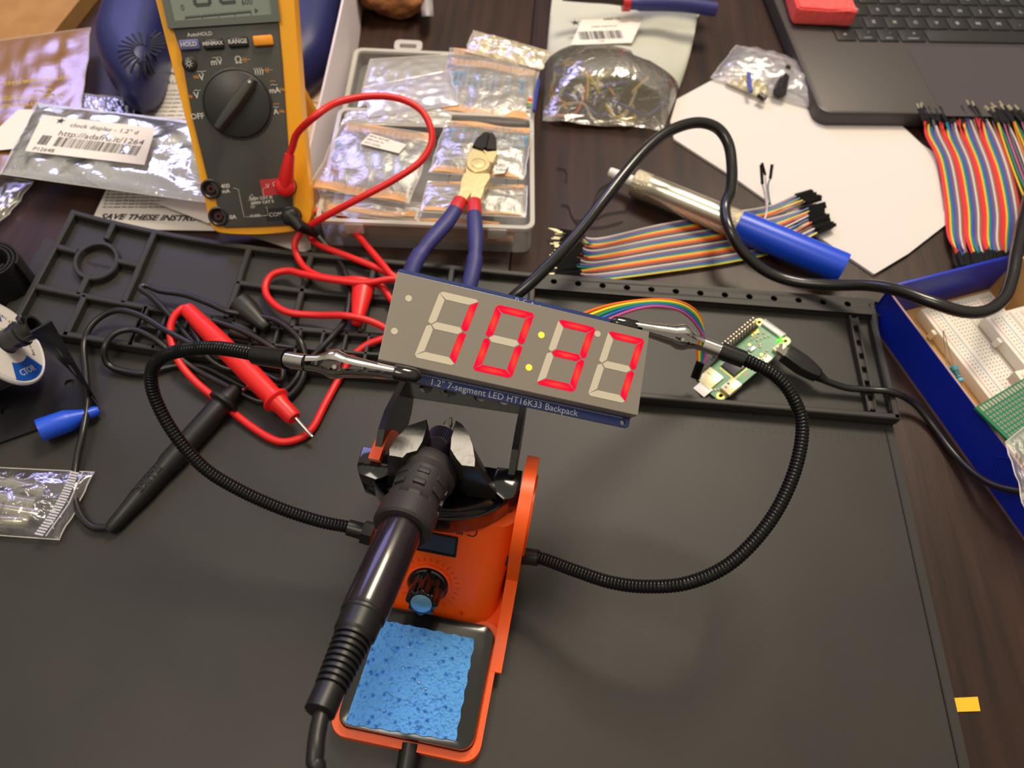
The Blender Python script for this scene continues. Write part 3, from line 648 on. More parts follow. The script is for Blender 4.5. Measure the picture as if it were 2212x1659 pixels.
# display
SCR = [q(377, 0), q(378, 47), q(590, 33), q(587, 0)]; up = Vector((0, 0.046, 0))
LC = P('lcd_grey', (128, 140, 132), 0.2, coat=0.4); LI = P('lcd_ink', (48, 58, 60), 0.4)
bl, br = SCR[1], SCR[2]; tl_, tr_ = (bl[0] - .0015, bl[1] + .046), (br[0] + .0015, br[1] + .046)
b = MB(); b.plate([[(bl[0] - .004, bl[1] - .004), (br[0] + .004, br[1] - .004), (tr_[0] + .004, tr_[1] + .004), (tl_[0] - .004, tl_[1] + .004)], [bl, br, tr_, tl_]], 0.0012, 0.0030); bez = obj('screen_bezel', b, P('bezel_grey', (92, 98, 94), 0.35), mm)
b = MB(); b.prism([bl, br, tr_, tl_], 0.0012, 0.0019)
lcdm = obj('lcd_screen', b, LC, mm)
b = MB(); w = br[0] - bl[0]; X0 = q(403, 40); X1 = q(543, 27)
ax = Vector((X1[0] - X0[0], X1[1] - X0[1], 0)); aL = ax.length; A = T(X0[0], X0[1], 0.002) @ rotz(math.atan2(ax.y, ax.x))
b.box((aL / 2, 0, 0), (aL, 0.0008, 0.0001), M=A)
for k in range(29): b.box((aL * k / 28, 0.0004 - (0.0012 if k % 7 == 0 else 0), 0), (0.0004, 0.0016 if k % 7 else 0.0036, 0.0001), M=A)
b.text('0', 0.0045, M=A @ T(-0.0005, 0.0055, 0)); b.text('600', 0.0045, M=A @ T(aL - 0.001, 0.0055, 0)); b.prism([(aL + .0025, -.001), (aL + .0045, 0.0004), (aL + .0025, .0018)], 0, .0001, M=A)
g0 = q(470, 9)
def seg7(b, cx, cy, w, h, t, segs, A):
    L = {'a': (0, h / 2, w, t), 'd': (0, -h / 2, w, t), 'g': (0, 0, w, t), 'b': (w / 2, h / 4, t, h / 2), 'c': (w / 2, -h / 4, t, h / 2), 'f': (-w / 2, h / 4, t, h / 2), 'e': (-w / 2, -h / 4, t, h / 2)}
    for s in segs: x, y, a_, c2 = L[s]; b.box((cx + x, cy + y, 0), (a_ - .0003, c2 - .0003, .0001), M=A)
G = T(g0[0], g0[1], 0.002) @ rotz(math.atan2(ax.y, ax.x))
seg7(b, -0.008, 0.0095, 0.0085, 0.019, 0.0022, 'abcdef', G); seg7(b, 0.0068, 0.0095, 0.0085, 0.019, 0.0022, 'def', G)
obj('lcd_digits', b, LI, lcdm, smooth=0)
# buttons
ang_ = math.atan2(q(590, 90)[1] - q(400, 103)[1], q(590, 90)[0] - q(400, 103)[0])
def onM(px, py, z=0.0): x, y = q(px, py); return T(x, y, z) @ rotz(ang_)
PUR = P('button_violet', (100, 100, 160), 0.4); ORB = P('button_orange', (246, 158, 30), 0.4)
for (px, py, t, m) in ((411, 98, 'HOLD', PUR), (463, 96, 'MINMAX', DK), (516, 92, 'RANGE', DK), (570, 89, '', ORB)):
    b = MB(); b.box((0, 0, 0.0022), (0.0118, 0.0058, 0.0036), M=onM(px, py), bev=0.001)
    if t: b.text(t, 0.0034 if len(t) < 6 else .0030, 1, M=onM(px, py, 0.0041), bold=0.02)
    obj('button', b, [m, MW], mm, label='orange button' if not t else 'violet button' if t == 'HOLD' else None)
b = MB(); b.lathe([(0.0042, 0.0015), (0.0042, 0.0028), (0.0036, 0.0032), (0.0001, 0.0032)], M=onM(411, 139)); 
for k in range(8): b.box((0.0019, 0, 0.0033), (0.0008, 0.0004, 0.0001), 1, M=onM(411, 139) @ rotz(k * PI / 4))
b.lathe([(0.0012, .0032), (0.0012, .0034), (0.0008, .0034)], 1, M=onM(411, 139), cap=False)
obj('backlight_button', b, [DK, MW], mm)
# dial
b = MB(); b.lathe([(0.0210, 0.0012), (0.0210, 0.0022), (0.0201, 0.0024), (0.0199, 0.0008)], M=onM(515, 226), n=56, cap=False); b.lathe([(0.0198, 0.001), (0.0194, 0.0034), (0.0185, 0.0040), (0.0001, 0.0040)], M=onM(515, 226), n=56)
dial = obj('selector_dial', b, P('dial_black', (42, 42, 42), 0.4), mm)
K0 = q(552, 172); K1 = q(474, 280); kd = Vector((K0[0] - K1[0], K0[1] - K1[1], 0)); KL = kd.length
A = T((K0[0] + K1[0]) / 2, (K0[1] + K1[1]) / 2, 0.004) @ rotz(math.atan2(kd.y, kd.x))
b = MB(); pr = [(-KL / 2, -.0030), (0, -.0046), (KL / 2 - .004, -.0040), (KL / 2, -.0022), (KL / 2, .0022), (KL / 2 - .004, .0040), (0, .0046), (-KL / 2, .0030)]
b.prism(pr, 0, 0.007, M=A, top=[(x * .97, y * .55) for x, y in pr], bev=0.0006); b.lathe([(0.0009, 0.007), (0.0009, 0.0073), (0.0001, 0.0073)], 1, M=A @ T(KL / 2 - .003, 0, 0), n=12)
obj('dial_grip', b, [DG, MW], dial)
# printed signs
b = MB()
for (px, py, t, s, mi) in ((433, 75, 'AutoHOLD', .0030, 0), (469, 135, 'mV', .0050, 0), (516, 131, 'Ω', .0056, 0), (437, 168, 'V', .0052, 0), (425, 167, 'Hz', .0026, 1), (426, 207, 'V', .0052, 0), (412, 209, 'Hz', .0026, 1),
        (428, 252, 'OFF', .0046, 0), (560, 154, '))))', .0044, 0), (594, 196, 'mA', .0046, 0), (611, 194, 'Hz', .0026, 1), (597, 242, 'A', .0046, 0), (610, 241, 'Hz', .0026, 1),
        (488, 402, '400', .0036, 0), (489, 413, 'mA', .0034, 0), (501, 469, '10A', .0036, 0), (565, 428, '600V CAT III', .0026, 0), (567, 437, '1000V CAT II', .0026, 0), (553, 466, 'FUSED', .0022, 0), (541, 427, '!', .0026, 0)):
    b.text(t, s, mi, M=onM(px, py, 0.0017), bold=0.015)
for (px, py) in ((469, 125), (437, 155)):
    b.box((0, 0, 0), (.0052, .0003, .0001), M=onM(px, py, .0017)); b.box((0, -.0009, 0), (.0012, .0003, .0001), M=onM(px, py, .0017))
for (px, py, mi) in ((428, 196, 0), (593, 184, 0), (596, 232, 0)): b.tube([onM(px, py, .0018) @ Vector(v) for v in ((-.002, -.0003, 0), (-.001, .0004, 0), (.001, -.0004, 0), (.002, .0003, 0))], .00018, mi, n=5)
for (px, py) in ((590, 176), (597, 225)): b.box((0, 0, 0), (.0036, .0003, .0001), 1, M=onM(px, py, .0017))
for (px, py) in ((530, 130), (578, 152)):
    b.box((0, 0, 0), (.0066, .0003, .0001), 1, M=onM(px, py, .0017)); b.box((-.0006, 0, 0), (.0003, .003, .0001), 1, M=onM(px, py, .0017)); b.box((.0006, 0, 0), (.0003, .003, .0001), 1, M=onM(px, py, .0017))
def line(p): b.tube([(*q(*a), 0.0017) for a in p], .00013, n=5)
line([(505, 406), (516, 409), (528, 468), (545, 468)]); line([(562, 467), (580, 464), (576, 445)]); line([(571, 425), (568, 408), (576, 404)]); line([(545, 419), (537, 434), (553, 433), (545, 419)]); line([(546, 437), (547, 445)]); line([(541, 446), (553, 445)]); line([(543, 449), (551, 448)])
obj('printed_signs', b, [MW, MO], mm, smooth=0)
b = MB(); b.prism([(-.006, -.005), (.008, -.005), (.008, .005), (-.006, .005)], 0.0012, 0.00165, M=onM(586, 404)); b.text('V', .004, 1, M=onM(579, 402, .0017)); b.text('Ω', .0036, 1, M=onM(594, 398, .0017)); obj('red_jack_label', b, [P('label_red', (176, 36, 40), .4), MW], mm)
b = MB(); b.prism([(-.006, -.004), (.006, -.004), (.006, .004), (-.006, .004)], 0.0012, 0.00165, M=onM(596, 463)); b.text('COM', .0036, 1, M=onM(596, 463, .0017)); obj('black_jack_label', b, [P('label_black', (16, 18, 24), .3), MW], mm)
for (px, py) in ((457, 408), (473, 467), (621, 402), (632, 466)):
    b = MB(); b.lathe([(0.0058, -.001), (0.0062, 0.0024), (0.0052, 0.0028), (0.0044, 0.0022), (0.0042, -0.002)], M=onM(px, py), cap=False, n=32); b.lathe([(0.0042, 0.0003), (0.0001, 0.0003)], 1, M=onM(px, py), cap=False); b.lathe([(0.0024, 0.0004), (0.0024, 0.0016), (0.0012, 0.0016), (0.0012, 0.0004)], 2, M=onM(px, py), n=20, cap=False)
    obj('jack_socket', b, [DK, P('jack_hole', (8, 6, 7), .7), P('jack_red', (70, 16, 20), .5)], mm)
H0 = MM @ Vector((0, 0.135, -0.022))
b = MB(); b.M = MM.inverted(); f0 = Vector((H0.x + 0.012, H0.y + 0.028, 0.0046))
sd = Vector((MM[0][0], MM[1][0], MM[2][0])) * 0.016
b.add([H0 - sd, H0 + sd, f0 + sd, f0 - sd] + [v + Vector((0, 0.004, 0.002)) for v in (H0 - sd, H0 + sd, f0 + sd, f0 - sd)], [(0, 1, 2, 3), (7, 6, 5, 4), (0, 4, 5, 1), (1, 5, 6, 2), (2, 6, 7, 3), (3, 7, 4, 0)])
obj('tilt_stand', b, YEL, mm)

# ================================================================ test leads
RED = P('lead_red', (226, 32, 34), 0.42); PRB = P('probe_red', (232, 36, 36), 0.36); BKL = P('lead_black', (30, 29, 30), 0.28); PBK = P('probe_black', (26, 26, 27), 0.42)
def path(pix, n=8): return spline([at(*p) for p in pix], n)
def mpt(px, py, z): x, y = q(px, py); return MM @ Vector((x, y, z))
rl = thing('red_test_lead', 'bright red test lead looping from the multimeter across the mat to a fat probe', 'test lead', T(at(700, 560, 0.008)))
j0 = mpt(621, 402, 0.001); j1 = mpt(621, 402, 0.013); j2 = mpt(626, 375, 0.014); j3 = mpt(633, 334, 0.016)
b = MB(); b.tube([j0, j0.lerp(j1, .5), j1, j1 + (j1 - j0) * .18], lambda i, m: [.0055, .0058, .0062, .0040][i], n=24); b.tube([j1 - (j1 - j0) * .25, j2, j3], lambda i, m: [.0052, .0044, .0030][i], n=20)
obj('banana_plug', b, PRB, rl, world=True, smooth=50)
pts = [j3] + [mpt(640, 318, .018), mpt(652, 290, .022)] + [at(*p) for p in [(682, 250, .090), (730, 221, .088), (800, 208, .084), (862, 213, .080), (908, 237, .076), (931, 278, .070), (930, 315, .064), (905, 352, .058), (852, 388, .052), (785, 424, .046), (722, 457, .036), (668, 488, .024), (643, 511, .018), (637, 537, .014), (653, 572, .012), (685, 595, .014), (735, 604, .016), (775, 604, .019), (822, 617, .014), (846, 648, .012), (872, 672, .012), (905, 660, .012), (900, 615, .014), (852, 598, .018), (824, 568, .018), (773, 508, .014), (741, 470, .012), (712, 456, .012), (680, 458, .020), (664, 481, .014), (672, 514, .010), (698, 533, .012), (760, 557, .014), (824, 583, .014), (862, 602, .013), (905, 625, .012), (915, 645, .012), (890, 618, .016), (851, 603, .020), (786, 611, .020), (710, 603, .019), (655, 592, .017), (621, 585, .015), (588, 594, .014), (573, 620, .013), (583, 648, .013), (620, 674, .014), (684, 681, .014), (748, 682, .020), (798, 693, .018), (835, 710, .015), (852, 722, .013), (824, 733, .012), (793, 745, .010), (760, 772, .008), (737, 810, .006), (703, 872, .006), (675, 925, .0055), (645, 948, .005), (600, 953, .005), (548, 925, .005), (480, 872, .006), (420, 822, .009), (383, 775, .013), (368, 722, .017), (374, 688, .020), (392, 668, .021)]]
e0 = at(404, 665, .020); 
b = MB(); b.tube(spline(pts + [e0], 8), 0.0022, n=12); obj('cable', b, RED, rl, world=True, smooth=80)
p0, pg, p1, p2 = at(404, 668, .0205), at(594, 862, .0150), at(639, 903, .0135), at(677, 946, .0085)
A = aim(p0, pg); L1 = (pg - p0).length; L2 = (p1 - p0).length
b = MB(); b.lathe([(0.0022, -.002), (0.0044, 0.0), (0.0056, 0.02), (0.0060, L1 * .4), (0.0062, L1 * .8), (0.0058, L1 - .003), (0.0058, L1 - .001), (0.0078, L1), (0.0080, L1 + .0015), (0.0074, L1 + .002), (0.0060, L1 + .003), (0.0052, L1 + .006), (0.0048, L2 - .002), (0.0040, L2)], M=A, n=32)
pr_ = obj('probe_body', b, PRB, rl, world=True, smooth=35)
b = MB(); b.tube([p1, p1.lerp(p2, .88), p1.lerp(p2, .88), p1.lerp(p2, .93), p2], lambda i, m: [.0011, .0011, .0008, .0009, .0002][i], n=14); obj('probe_tip', b, CHROME, pr_, world=True, label='pointed metal tip')

blk = thing('black_test_lead', 'black test lead coiled over the mat tray, ending in a long black probe', 'test lead', T(at(400, 780, 0.006)))
k0 = mpt(632, 466, 0.001); k1 = mpt(632, 466, 0.012); k2 = mpt(650, 484, .012); k3 = at(684, 506, .016)
b = MB(); b.tube([k0, k1, k1 + (k1 - k0) * .15], lambda i, m: [.0052, .0056, .0038][i], n=22); b.tube([k1 - (k1 - k0) * .25, k2, k3], lambda i, m: [.0048, .0040, .0028][i], n=18); obj('banana_plug', b, PBK, blk, world=True, smooth=50)
bp_ = [(722, 552, .010), (745, 588, .014), (755, 633, .014), (746, 690, .015), (722, 722, .014), (685, 761, .013), (655, 788, .010), (640, 818, .007), (610, 846, .0055), (560, 850, .0055), (500, 822, .006), (440, 793, .006), (380, 790, .0055), (312, 806, .0055), (262, 801, .0055), (231, 784, .008), (226, 752, .014), (246, 722, .016), (285, 712, .016), (330, 730, .015), (372, 762, .012), (430, 802, .008), (500, 838, .0075), (560, 866, .006), (615, 862, .006), (652, 822, .0075), (660, 775, .012), (650, 740, .016), (626, 712, .016), (590, 690, .015), (540, 681, .014), (490, 672, .016), (450, 655, .016), (400, 637, .014), (345, 628, .014), (316, 617, .015), (304, 624, .016), (330, 643, .015), (370, 685, .014), (420, 742, .014), (480, 792, .010), (560, 805, .007), (603, 822, .008), (612, 800, .011), (600, 762, .014), (552, 729, .016), (500, 706, .016), (445, 692, .015), (415, 705, .015), (430, 738, .017), (425, 748, .018), (362, 716, .018), (302, 681, .017), (250, 671, .016), (204, 696, .013), (182, 740, .010), (185, 800, .009), (189, 865, .010), (180, 930, .010), (165, 1000, .007), (160, 1060, .006), (172, 1108, .006), (200, 1138, .006)]
e1 = at(243, 1137, .0068); e2 = at(480, 872, .0100); e3 = at(524, 843, .0115); e4 = at(536, 836, .0115)
b = MB(); b.tube(spline([k3] + [at(*p) for p in bp_] + [e1], 8), 0.0019, n=12); obj('cable', b, BKL, blk, world=True, smooth=80)
A = aim(e1, e2); L1 = (e2 - e1).length; L2 = (e3 - e1).length
b = MB(); b.lathe([(0.0020, -.003), (0.0036, 0.0), (0.0044, 0.012), (0.0052, .02), (0.0054, L1 * .45), (0.0062, L1 * .5), (0.0062, L1 - .006), (0.0058, L1 - .001), (0.0088, L1), (0.0090, L1 + .002), (0.0060, L1 + .003), (0.0055, L1 + .004), (0.0036, L2 - .001), (0.0028, L2)], M=A, n=32)
TM = A @ T(0, 0, L1 * .36) ; d_ = (e2 - e1).normalized(); sdv = Vector((-d_.y, d_.x, 0)).normalized()
b.text('FLUKE', 0.0058, 1, M=frame(e1 + d_ * (L1 * .34) + Vector((0, 0, .0056)), -d_, sdv * -1), bold=.03)
pb_ = obj('probe_body', b, [PBK, P('deboss', (10, 10, 10), .6)], blk, world=True, smooth=35)
b = MB(); b.tube([e3, e4], lambda i, m: [.0016, .0008][i], n=12); obj('probe_tip', b, CHROME, pb_, world=True, label='pointed metal tip')
# clip-on crocodile boots
def boot(name, label, pix, r0, r1, m):
    a, c = at(*pix[0]), at(*pix[1]); b = MB(); A = aim(a, c); L = (c - a).length
    b.lathe([(r0 * .7, 0), (r0, L * .04), (r0 * .97, L * .3), (r1 * 1.2, L * .8), (r1, L * .97), (r1 * .6, L)], M=A @ Matrix.Diagonal((1, .8, 1, 1)), n=28)
    return obj(name, b, m, smooth=50, label=label, category='clip cover', group=None)
boot('clip_boot', 'red tapered crocodile clip boot lying in the mat tray left of the display', [(786, 614, .016), (770, 702, .014)], .0066, .0034, PRB)
boot('clip_boot', 'black tapered crocodile clip boot in the tray above the red probe', [(515, 652, .014), (578, 710, .012)], .0075, .0036, PBK)
boot('clip_boot', 'second black crocodile clip boot, half hidden under coiled black cable', [(505, 712, .012), (545, 728, .012)], .0060, .0034, PBK)
# ================================================================ resistor kit case
CB = at(700, 530, 0); CR = at(1145, 547, 0)
KX = (CR - CB).normalized(); KM_ = frame(CB, KX, Vector((-KX.y, KX.x, 0)))
CLR = film('clear_case', (205, 205, 205), clear=0.80, rough=0.12, bump=0.05, bscale=30, gloss=0.06)
CLE = film('clear_case_edge', (226, 222, 214), clear=0.35, rough=0.12, bump=0.1, gloss=0.10)
kit = thing('storage_case', 'open clear plastic case full of taped resistor bags between multimeter and grey bag', 'storage case', KM_)
def shell(b, x0, y0, x1, y1, z, w=0.0014):
    o1 = rrect(x1 - x0, y1 - y0, 0.006, 5, (x0 + x1) / 2, (y0 + y1) / 2); n = len(o1); cx, cy = (x0 + x1) / 2, (y0 + y1) / 2
    sc = lambda s: [(cx + (x - cx) * (1 - s / (x1 - x0) * 2), cy + (y - cy) * (1 - s / (y1 - y0) * 2)) for x, y in o1]
    rings = [(o1, 0.0005), (o1, z), (sc(w), z), (sc(w), w + .0005)]
    vs = [(x, y, zz) for pl, zz in rings for x, y in pl]
    fs = [(j * n + i, j * n + (i + 1) % n, (j + 1) * n + (i + 1) % n, (j + 1) * n + i) for j in range(3) for i in range(n)] + [tuple(reversed(range(n))), tuple(range(3 * n, 4 * n))]
    b.add(vs, fs)
KW = (CR - CB).length
b = MB(); shell(b, 0, 0, KW, 0.112, 0.024); body = obj('case_base', b, CLR, kit)
b = MB()
for z in (0.0235,):
    o1 = rrect(KW + .003, 0.115, 0.007, 6, KW / 2, 0.056); o2 = rrect(KW - .003, 0.109, 0.005, 6, KW / 2, 0.056); b.plate([o1, o2], z - .001, z + .0012)
obj('base_rim', b, CLE, kit)
LT = (KM_.inverted() @ at(980, 117, .014)).y
b = MB(); shell(b, 0.001, 0.1165, KW + .001, LT, 0.014); obj('case_lid', b, CLR, kit)
b = MB(); b.plate([rrect(KW + .004, LT - .1145, 0.007, 6, KW / 2, (LT + .1165) / 2), rrect(KW - .003, LT - .1215, 0.005, 6, KW / 2, (LT + .1165) / 2)], 0.0130, 0.0152); obj('lid_rim', b, CLE, kit)
b = MB(); hx = onp(T(0, 0, .014), 882, 100); hc = KM_.inverted() @ Vector((hx[0], hx[1], .014))
b.plate([rrect(0.0225, 0.014, 0.004, 5, hc.x, hc.y), rrect(0.0135, 0.0055, 0.001, 3, hc.x, hc.y - .001)], 0.0115, 0.0150); obj('carry_handle', b, CLE, kit)
for px in (765, 1075):
    h = at(px, 478, .022); h = KM_.inverted() @ h; b = MB(); b.box((h.x, -0.001, 0.019), (0.013, 0.003, 0.009), bev=.0008); obj('latch', b, CLE, kit)
TAN = P('paper_tape_tan', (226, 176, 122), .7, c2=(212, 156, 104), nscale=40); PNK = P('paper_tape_pink', (228, 186, 168), .7, c2=(222, 172, 148), nscale=40)
RBL = P('resistor_blue', (104, 160, 200), .4); BND = P('resistor_band', (50, 84, 120), .5); LED = P('lead_wire', (200, 196, 190), .25, .9)
BAG = film('clear_bag', (220, 212, 202), clear=0.80, rough=0.25, bscale=90, bump=0.6, gloss=0.01, kf=.35)
# layered stack of bags seen through the front wall
def quad(pix, z):
    return [at(x, y, z) for x, y in pix]      # tl, tr, br, bl
def bil(Q, u, v): return Q[3].lerp(Q[2], u).lerp(Q[0].lerp(Q[1], u), v)
def resistor(b, p, q_, r=0.0012):
    """body between p and q_"""
    A = aim(p, q_); L = (q_ - p).length; w = r
    b.lathe([(w * .3, 0), (w * 1.1, L * .06), (w * 1.15, L * .18), (w * .9, L * .26), (w * .9, L * .74), (w * 1.15, L * .82), (w * 1.1, L * .94), (w * .3, L)], 0, A, n=10)
    for t in (.3, .42, .54, .68): b.lathe([(w * .93, L * t), (w * .93, L * (t + .06))], 1, A, n=10, cap=False)
gi = 0
def strip(Q, us, vbody, tape_v, tm, label, hb=0.13, z_up=0.0, group='taped resistor strips in the clear case'):
    """Q: world quad; a paper-taped strip of resistors"""
    t = thing('resistor_strip', label, 'resistors', T(bil(Q, .5, .5)), group=group)
    for v in tape_v:
        b = MB(); b.sheet(lambda u, w: bil(Q, .04 + .92 * u, v - .055 + .11 * w) + Vector((0, 0, .0004 + .0008 * math.sin(u * 9 + v * 5))), 16, 2, th=.0006); obj('paper_tape', b, tm, t, world=True)
    for u in us:
        p = bil(Q, u, vbody - hb) + Vector((0, 0, .001)); q_ = bil(Q, u, vbody + hb) + Vector((0, 0, .001))
        b = MB(); resistor(b, p, q_); lo = bil(Q, u + .0, tape_v[0]) + Vector((0, 0, .001)); hi = bil(Q, u, tape_v[-1]) + Vector((0, 0, .001))
        b.cyl(lo, p, .0003, mi=2, n=6); b.cyl(q_, hi, .0003, mi=2, n=6); obj('resistor', b, [RBL, BND, LED], t, world=True)
    return t
def bag(Q, label, m=BAG, up=.003, name='plastic_bag', cat='plastic bag', sticker=None, seed=1, edge=None, nu=28, nv=20, crk=.0012):
    t = thing(name, label, cat, T(bil(Q, .5, .5)))
    def f(u, v):
        p = bil(Q, u, v); e = min(u, 1 - u, v, 1 - v); k = min(1, e * 7)
        return p + Vector((0.002 * noise.noise(Vector((v * 4, seed, 0))) * (1 if u in (0, 1) else 0), 0, up * math.sin(PI * min(1, max(0, u))) ** .5 * math.sin(PI * v) ** .5 + crk * k * noise.noise(Vector((u * 9 + seed, v * 7, seed)))))
    b = MB(); b.sheet(f, nu, nv); obj('film', b, m, t, world=True, smooth=60)
    b = MB(); b.tube([f(u, v) for u, v in [(k / 10, 0) for k in range(11)] + [(1, k / 10) for k in range(1, 11)] + [(1 - k / 10, 1) for k in range(1, 11)] + [(0, 1 - k / 10) for k in range(1, 10)]], .00035, n=5, closed=True); obj('seam', b, CLE, t, world=True)
    if sticker:
        pts_, txt = sticker; S4 = [at(x, y, 0) for x, y in pts_]; z = bil(Q, .5, .5).z + up + .0012
        S4 = [at(x, y, z) for x, y in pts_]; b = MB(); b.add(S4 + [p - Vector((0, 0, .0002)) for p in S4], [(3, 2, 1, 0), (4, 5, 6, 7), (0, 1, 5, 4), (1, 2, 6, 5), (2, 3, 7, 6), (3, 0, 4, 7)])
        ex = (S4[1] - S4[0] + S4[2] - S4[3]); ey = S4[0] - S4[3]; W_ = ex.length / 2; H_ = ey.length
        F_ = frame(bil(S4, 0, 0), ex, ey)
        for (x, y, s, tx) in txt:
            if tx == '#bars':
                r_ = random.Random(int(x * 100 + seed)); xx = x * W_; end = W_ * s
                while xx < end:
                    w_ = r_.choice((.25, .25, .5, .75)) * W_ * .011; b.box((xx + w_ / 2, y * H_, .0001), (w_, H_ * .25, .0001), 1, M=F_); xx += w_ + r_.choice((.3, .5, .9)) * W_ * .012
            elif tx == '#star':
                st_ = [(x * W_ + s * H_ * (1 if k % 2 == 0 else .42) * math.cos(PI / 2 + k * PI / 5), y * H_ + s * H_ * (1 if k % 2 == 0 else .42) * math.sin(PI / 2 + k * PI / 5)) for k in range(10)]; b.plate([st_], 0.00008, .00018, 1, M=F_)
            else: b.text(tx, s * H_, 1, M=F_ @ T(x * W_, y * H_, .0001), align='LEFT')
        obj('sticker', b, [P('sticker_white', (232, 226, 218), .6), INK], t, world=True, smooth=0)
    return t
Z = .027
for k, (z, dy, m) in enumerate(((.005, 0, TAN), (.010, 3, TAN), (.015, 5, P('tape_ochre', (214, 164, 76), .7)), (.019, 2, TAN))):
    b = MB(); a_, c_ = KM_ @ Vector((.012 + .004 * k, .004, z)), KM_ @ Vector((KW - .012 - .01 * (k % 2), .004, z))
    b.sheet(lambda u, v: a_.lerp(c_, u) + Vector((0, .006 * v, .0012 * math.sin(u * 7 + k))), 14, 1, th=.0025); obj('paper_tape_strip', b, m, label='edge of folded tan paper tape behind the case front, layer %s' % ('lowest', 'second', 'third', 'uppermost')[k], category='paper tape', group='folded tape edges in the case front')
Q1 = quad([(742, 262), (938, 290), (884, 440), (668, 405)], Z + .003)
strip(Q1, (.10, .22, .335, .43, .49, .55, .61, .67, .73, .80, .88), .52, (.06, .93), TAN, 'blue resistors on tan tape at the lower left of the clear case')
bag(Q1, 'clear bag with a small white printed sticker at the lower left of the case', sticker=([(800, 288), (878, 312), (862, 331), (778, 310)], [(.08, .78, .17, 'METAL FILM RES'), (.08, .5, .17, '200R ±1% 1W'), (.08, .2, .17, 'QTY: 10 PCS')]), seed=2, up=.004)
Q2 = quad([(965, 262), (1152, 284), (1130, 388), (925, 372)], Z + .003)
strip(Q2, (.10, .23, .37, .58, .66, .73, .80, .87, .94), .72, (.07, .98), TAN, 'blue resistors on tape behind the cutter jaws in the clear case')
bag(Q2, 'clear bag behind the cutter jaws with a corner of a printed sticker showing', sticker=([(1078, 345), (1102, 350), (1090, 374), (1066, 376)], [(.15, .6, .25, 'LED'), (.15, .3, .2, '0.25W')]), seed=5, up=.004)
Q3 = quad([(925, 392), (1140, 402), (1135, 470), (905, 458)], Z)
strip(Q3, (.2, .35, .62, .78, .9), 1.45, (.1, .95), TAN, 'resistor strip with bare leads showing at the near right of the clear case', hb=.02)
bag(Q3, 'flat clear bag at the near right corner of the case under the cutter handles', seed=7, up=.003)
Q4 = quad([(690, 415), (915, 440), (905, 480), (700, 462)], Z - .003)
bag(Q4, 'crumpled clear bag at the near left edge of the case under the red cable', seed=9, up=.003)
b = MB(); b.sheet(lambda u, v: bil(Q4, .05 + .9 * u, .15 + .28 * v) + Vector((0, 0, .001 + .0012 * math.sin(8 * u))), 16, 2, th=.0006); obj('paper_tape_strip', b, TAN, label='tan paper tape poking out below the lower left resistor bag', category='paper tape')
Q5 = quad([(972, 104), (1165, 135), (1152, 262), (948, 238)], .024)
strip(Q5, (.12, .18, .245, .31, .375, .44, .50, .56, .70, .84), .50, (.06, .80, .97), TAN, 'row of ten blue resistors in the upper right of the clear case')
bag(Q5, 'clear bag over the far right half of the open case', seed=11, up=.003)
Q6 = quad([(1022, 66), (1190, 112), (1170, 150), (1005, 112)], .026)
bag(Q6, 'crinkled yellowish bag corner sticking out past the far end of the case', m=film('tan_bag', (222, 204, 160), clear=.25, rough=.2, bscale=160, bump=.8, gloss=.1), seed=13, up=.004, crk=.003)
Q7 = quad([(782, 190), (972, 152), (992, 226), (796, 254)], .026)
bag(Q7, 'milky violet bag lying crooked in the upper left of the clear case', m=film('milky_bag', (204, 200, 222), clear=.42, rough=.25, bscale=50, bump=.4, gloss=.05), seed=17, up=.004)
b = MB(); b.sheet(lambda u, v: bil(Q7, .12 + .55 * u, .45 + .22 * v) + Vector((0, 0, .0005)), 8, 2, th=.0006); obj('paper_slip', b, PAPER, label='white paper slip inside the milky violet bag', category='paper slip')
b = MB(); b.sheet(lambda u, v: bil(Q7, .62 + .3 * u, .15 + .6 * v) + Vector((0, 0, -.0012)), 8, 4, th=.0006); obj('foam_pad', b, P('pale_blue_foam', (150, 172, 214), .8), label='pale blue pad showing through the milky violet bag', category='pad')
Q8 = quad([(800, 128), (968, 118), (960, 190), (772, 232)], .020)
bag(Q8, 'clear bag at the far left of the case next to the carry handle', m=film('pale_bag', (212, 208, 202), clear=.45, rough=.2, bscale=70, bump=.5, gloss=.05), seed=19, up=.003)
Q9 = quad([(755, 235), (985, 232), (965, 275), (735, 268)], .024)
bag(Q9, 'clear bag fold crossing the middle of the open case', m=MAT['pale_bag'], seed=21, up=.002)
# blue tweezers / opening pick
b = MB(); a_, c_ = at(1163, 172, .030), at(1153, 240, .030)
A = aim(a_, c_); L = (c_ - a_).length; b.lathe([(.0002, -.0015), (.0018, 0), (.0024, .004), (.0024, L - .004), (.0018, L), (.0002, L + .001)], M=A @ Matrix.Diagonal((.55, 1, 1, 1)), n=16)
obj('plastic_pick', b, P('royal_blue', (44, 66, 168), .4), label='narrow royal blue plastic pick at the right rim of the case', category='pick')
t_ = thing('color_code_tag', 'tiny striped red, yellow and green tag beside the blue pick', 'tag', T(at(1144, 218, .028)))
for i, m in enumerate(((214, 64, 44), (232, 180, 60), (70, 170, 110))):
    b = MB(); p = at(1145 - i, 215 + 7 * i, .0285); b.box(p, (.0034, .0028 if i == 0 else .0016, .0006)); obj('stripe', b, P('tag%d' % i, m, .6), t_, world=True)

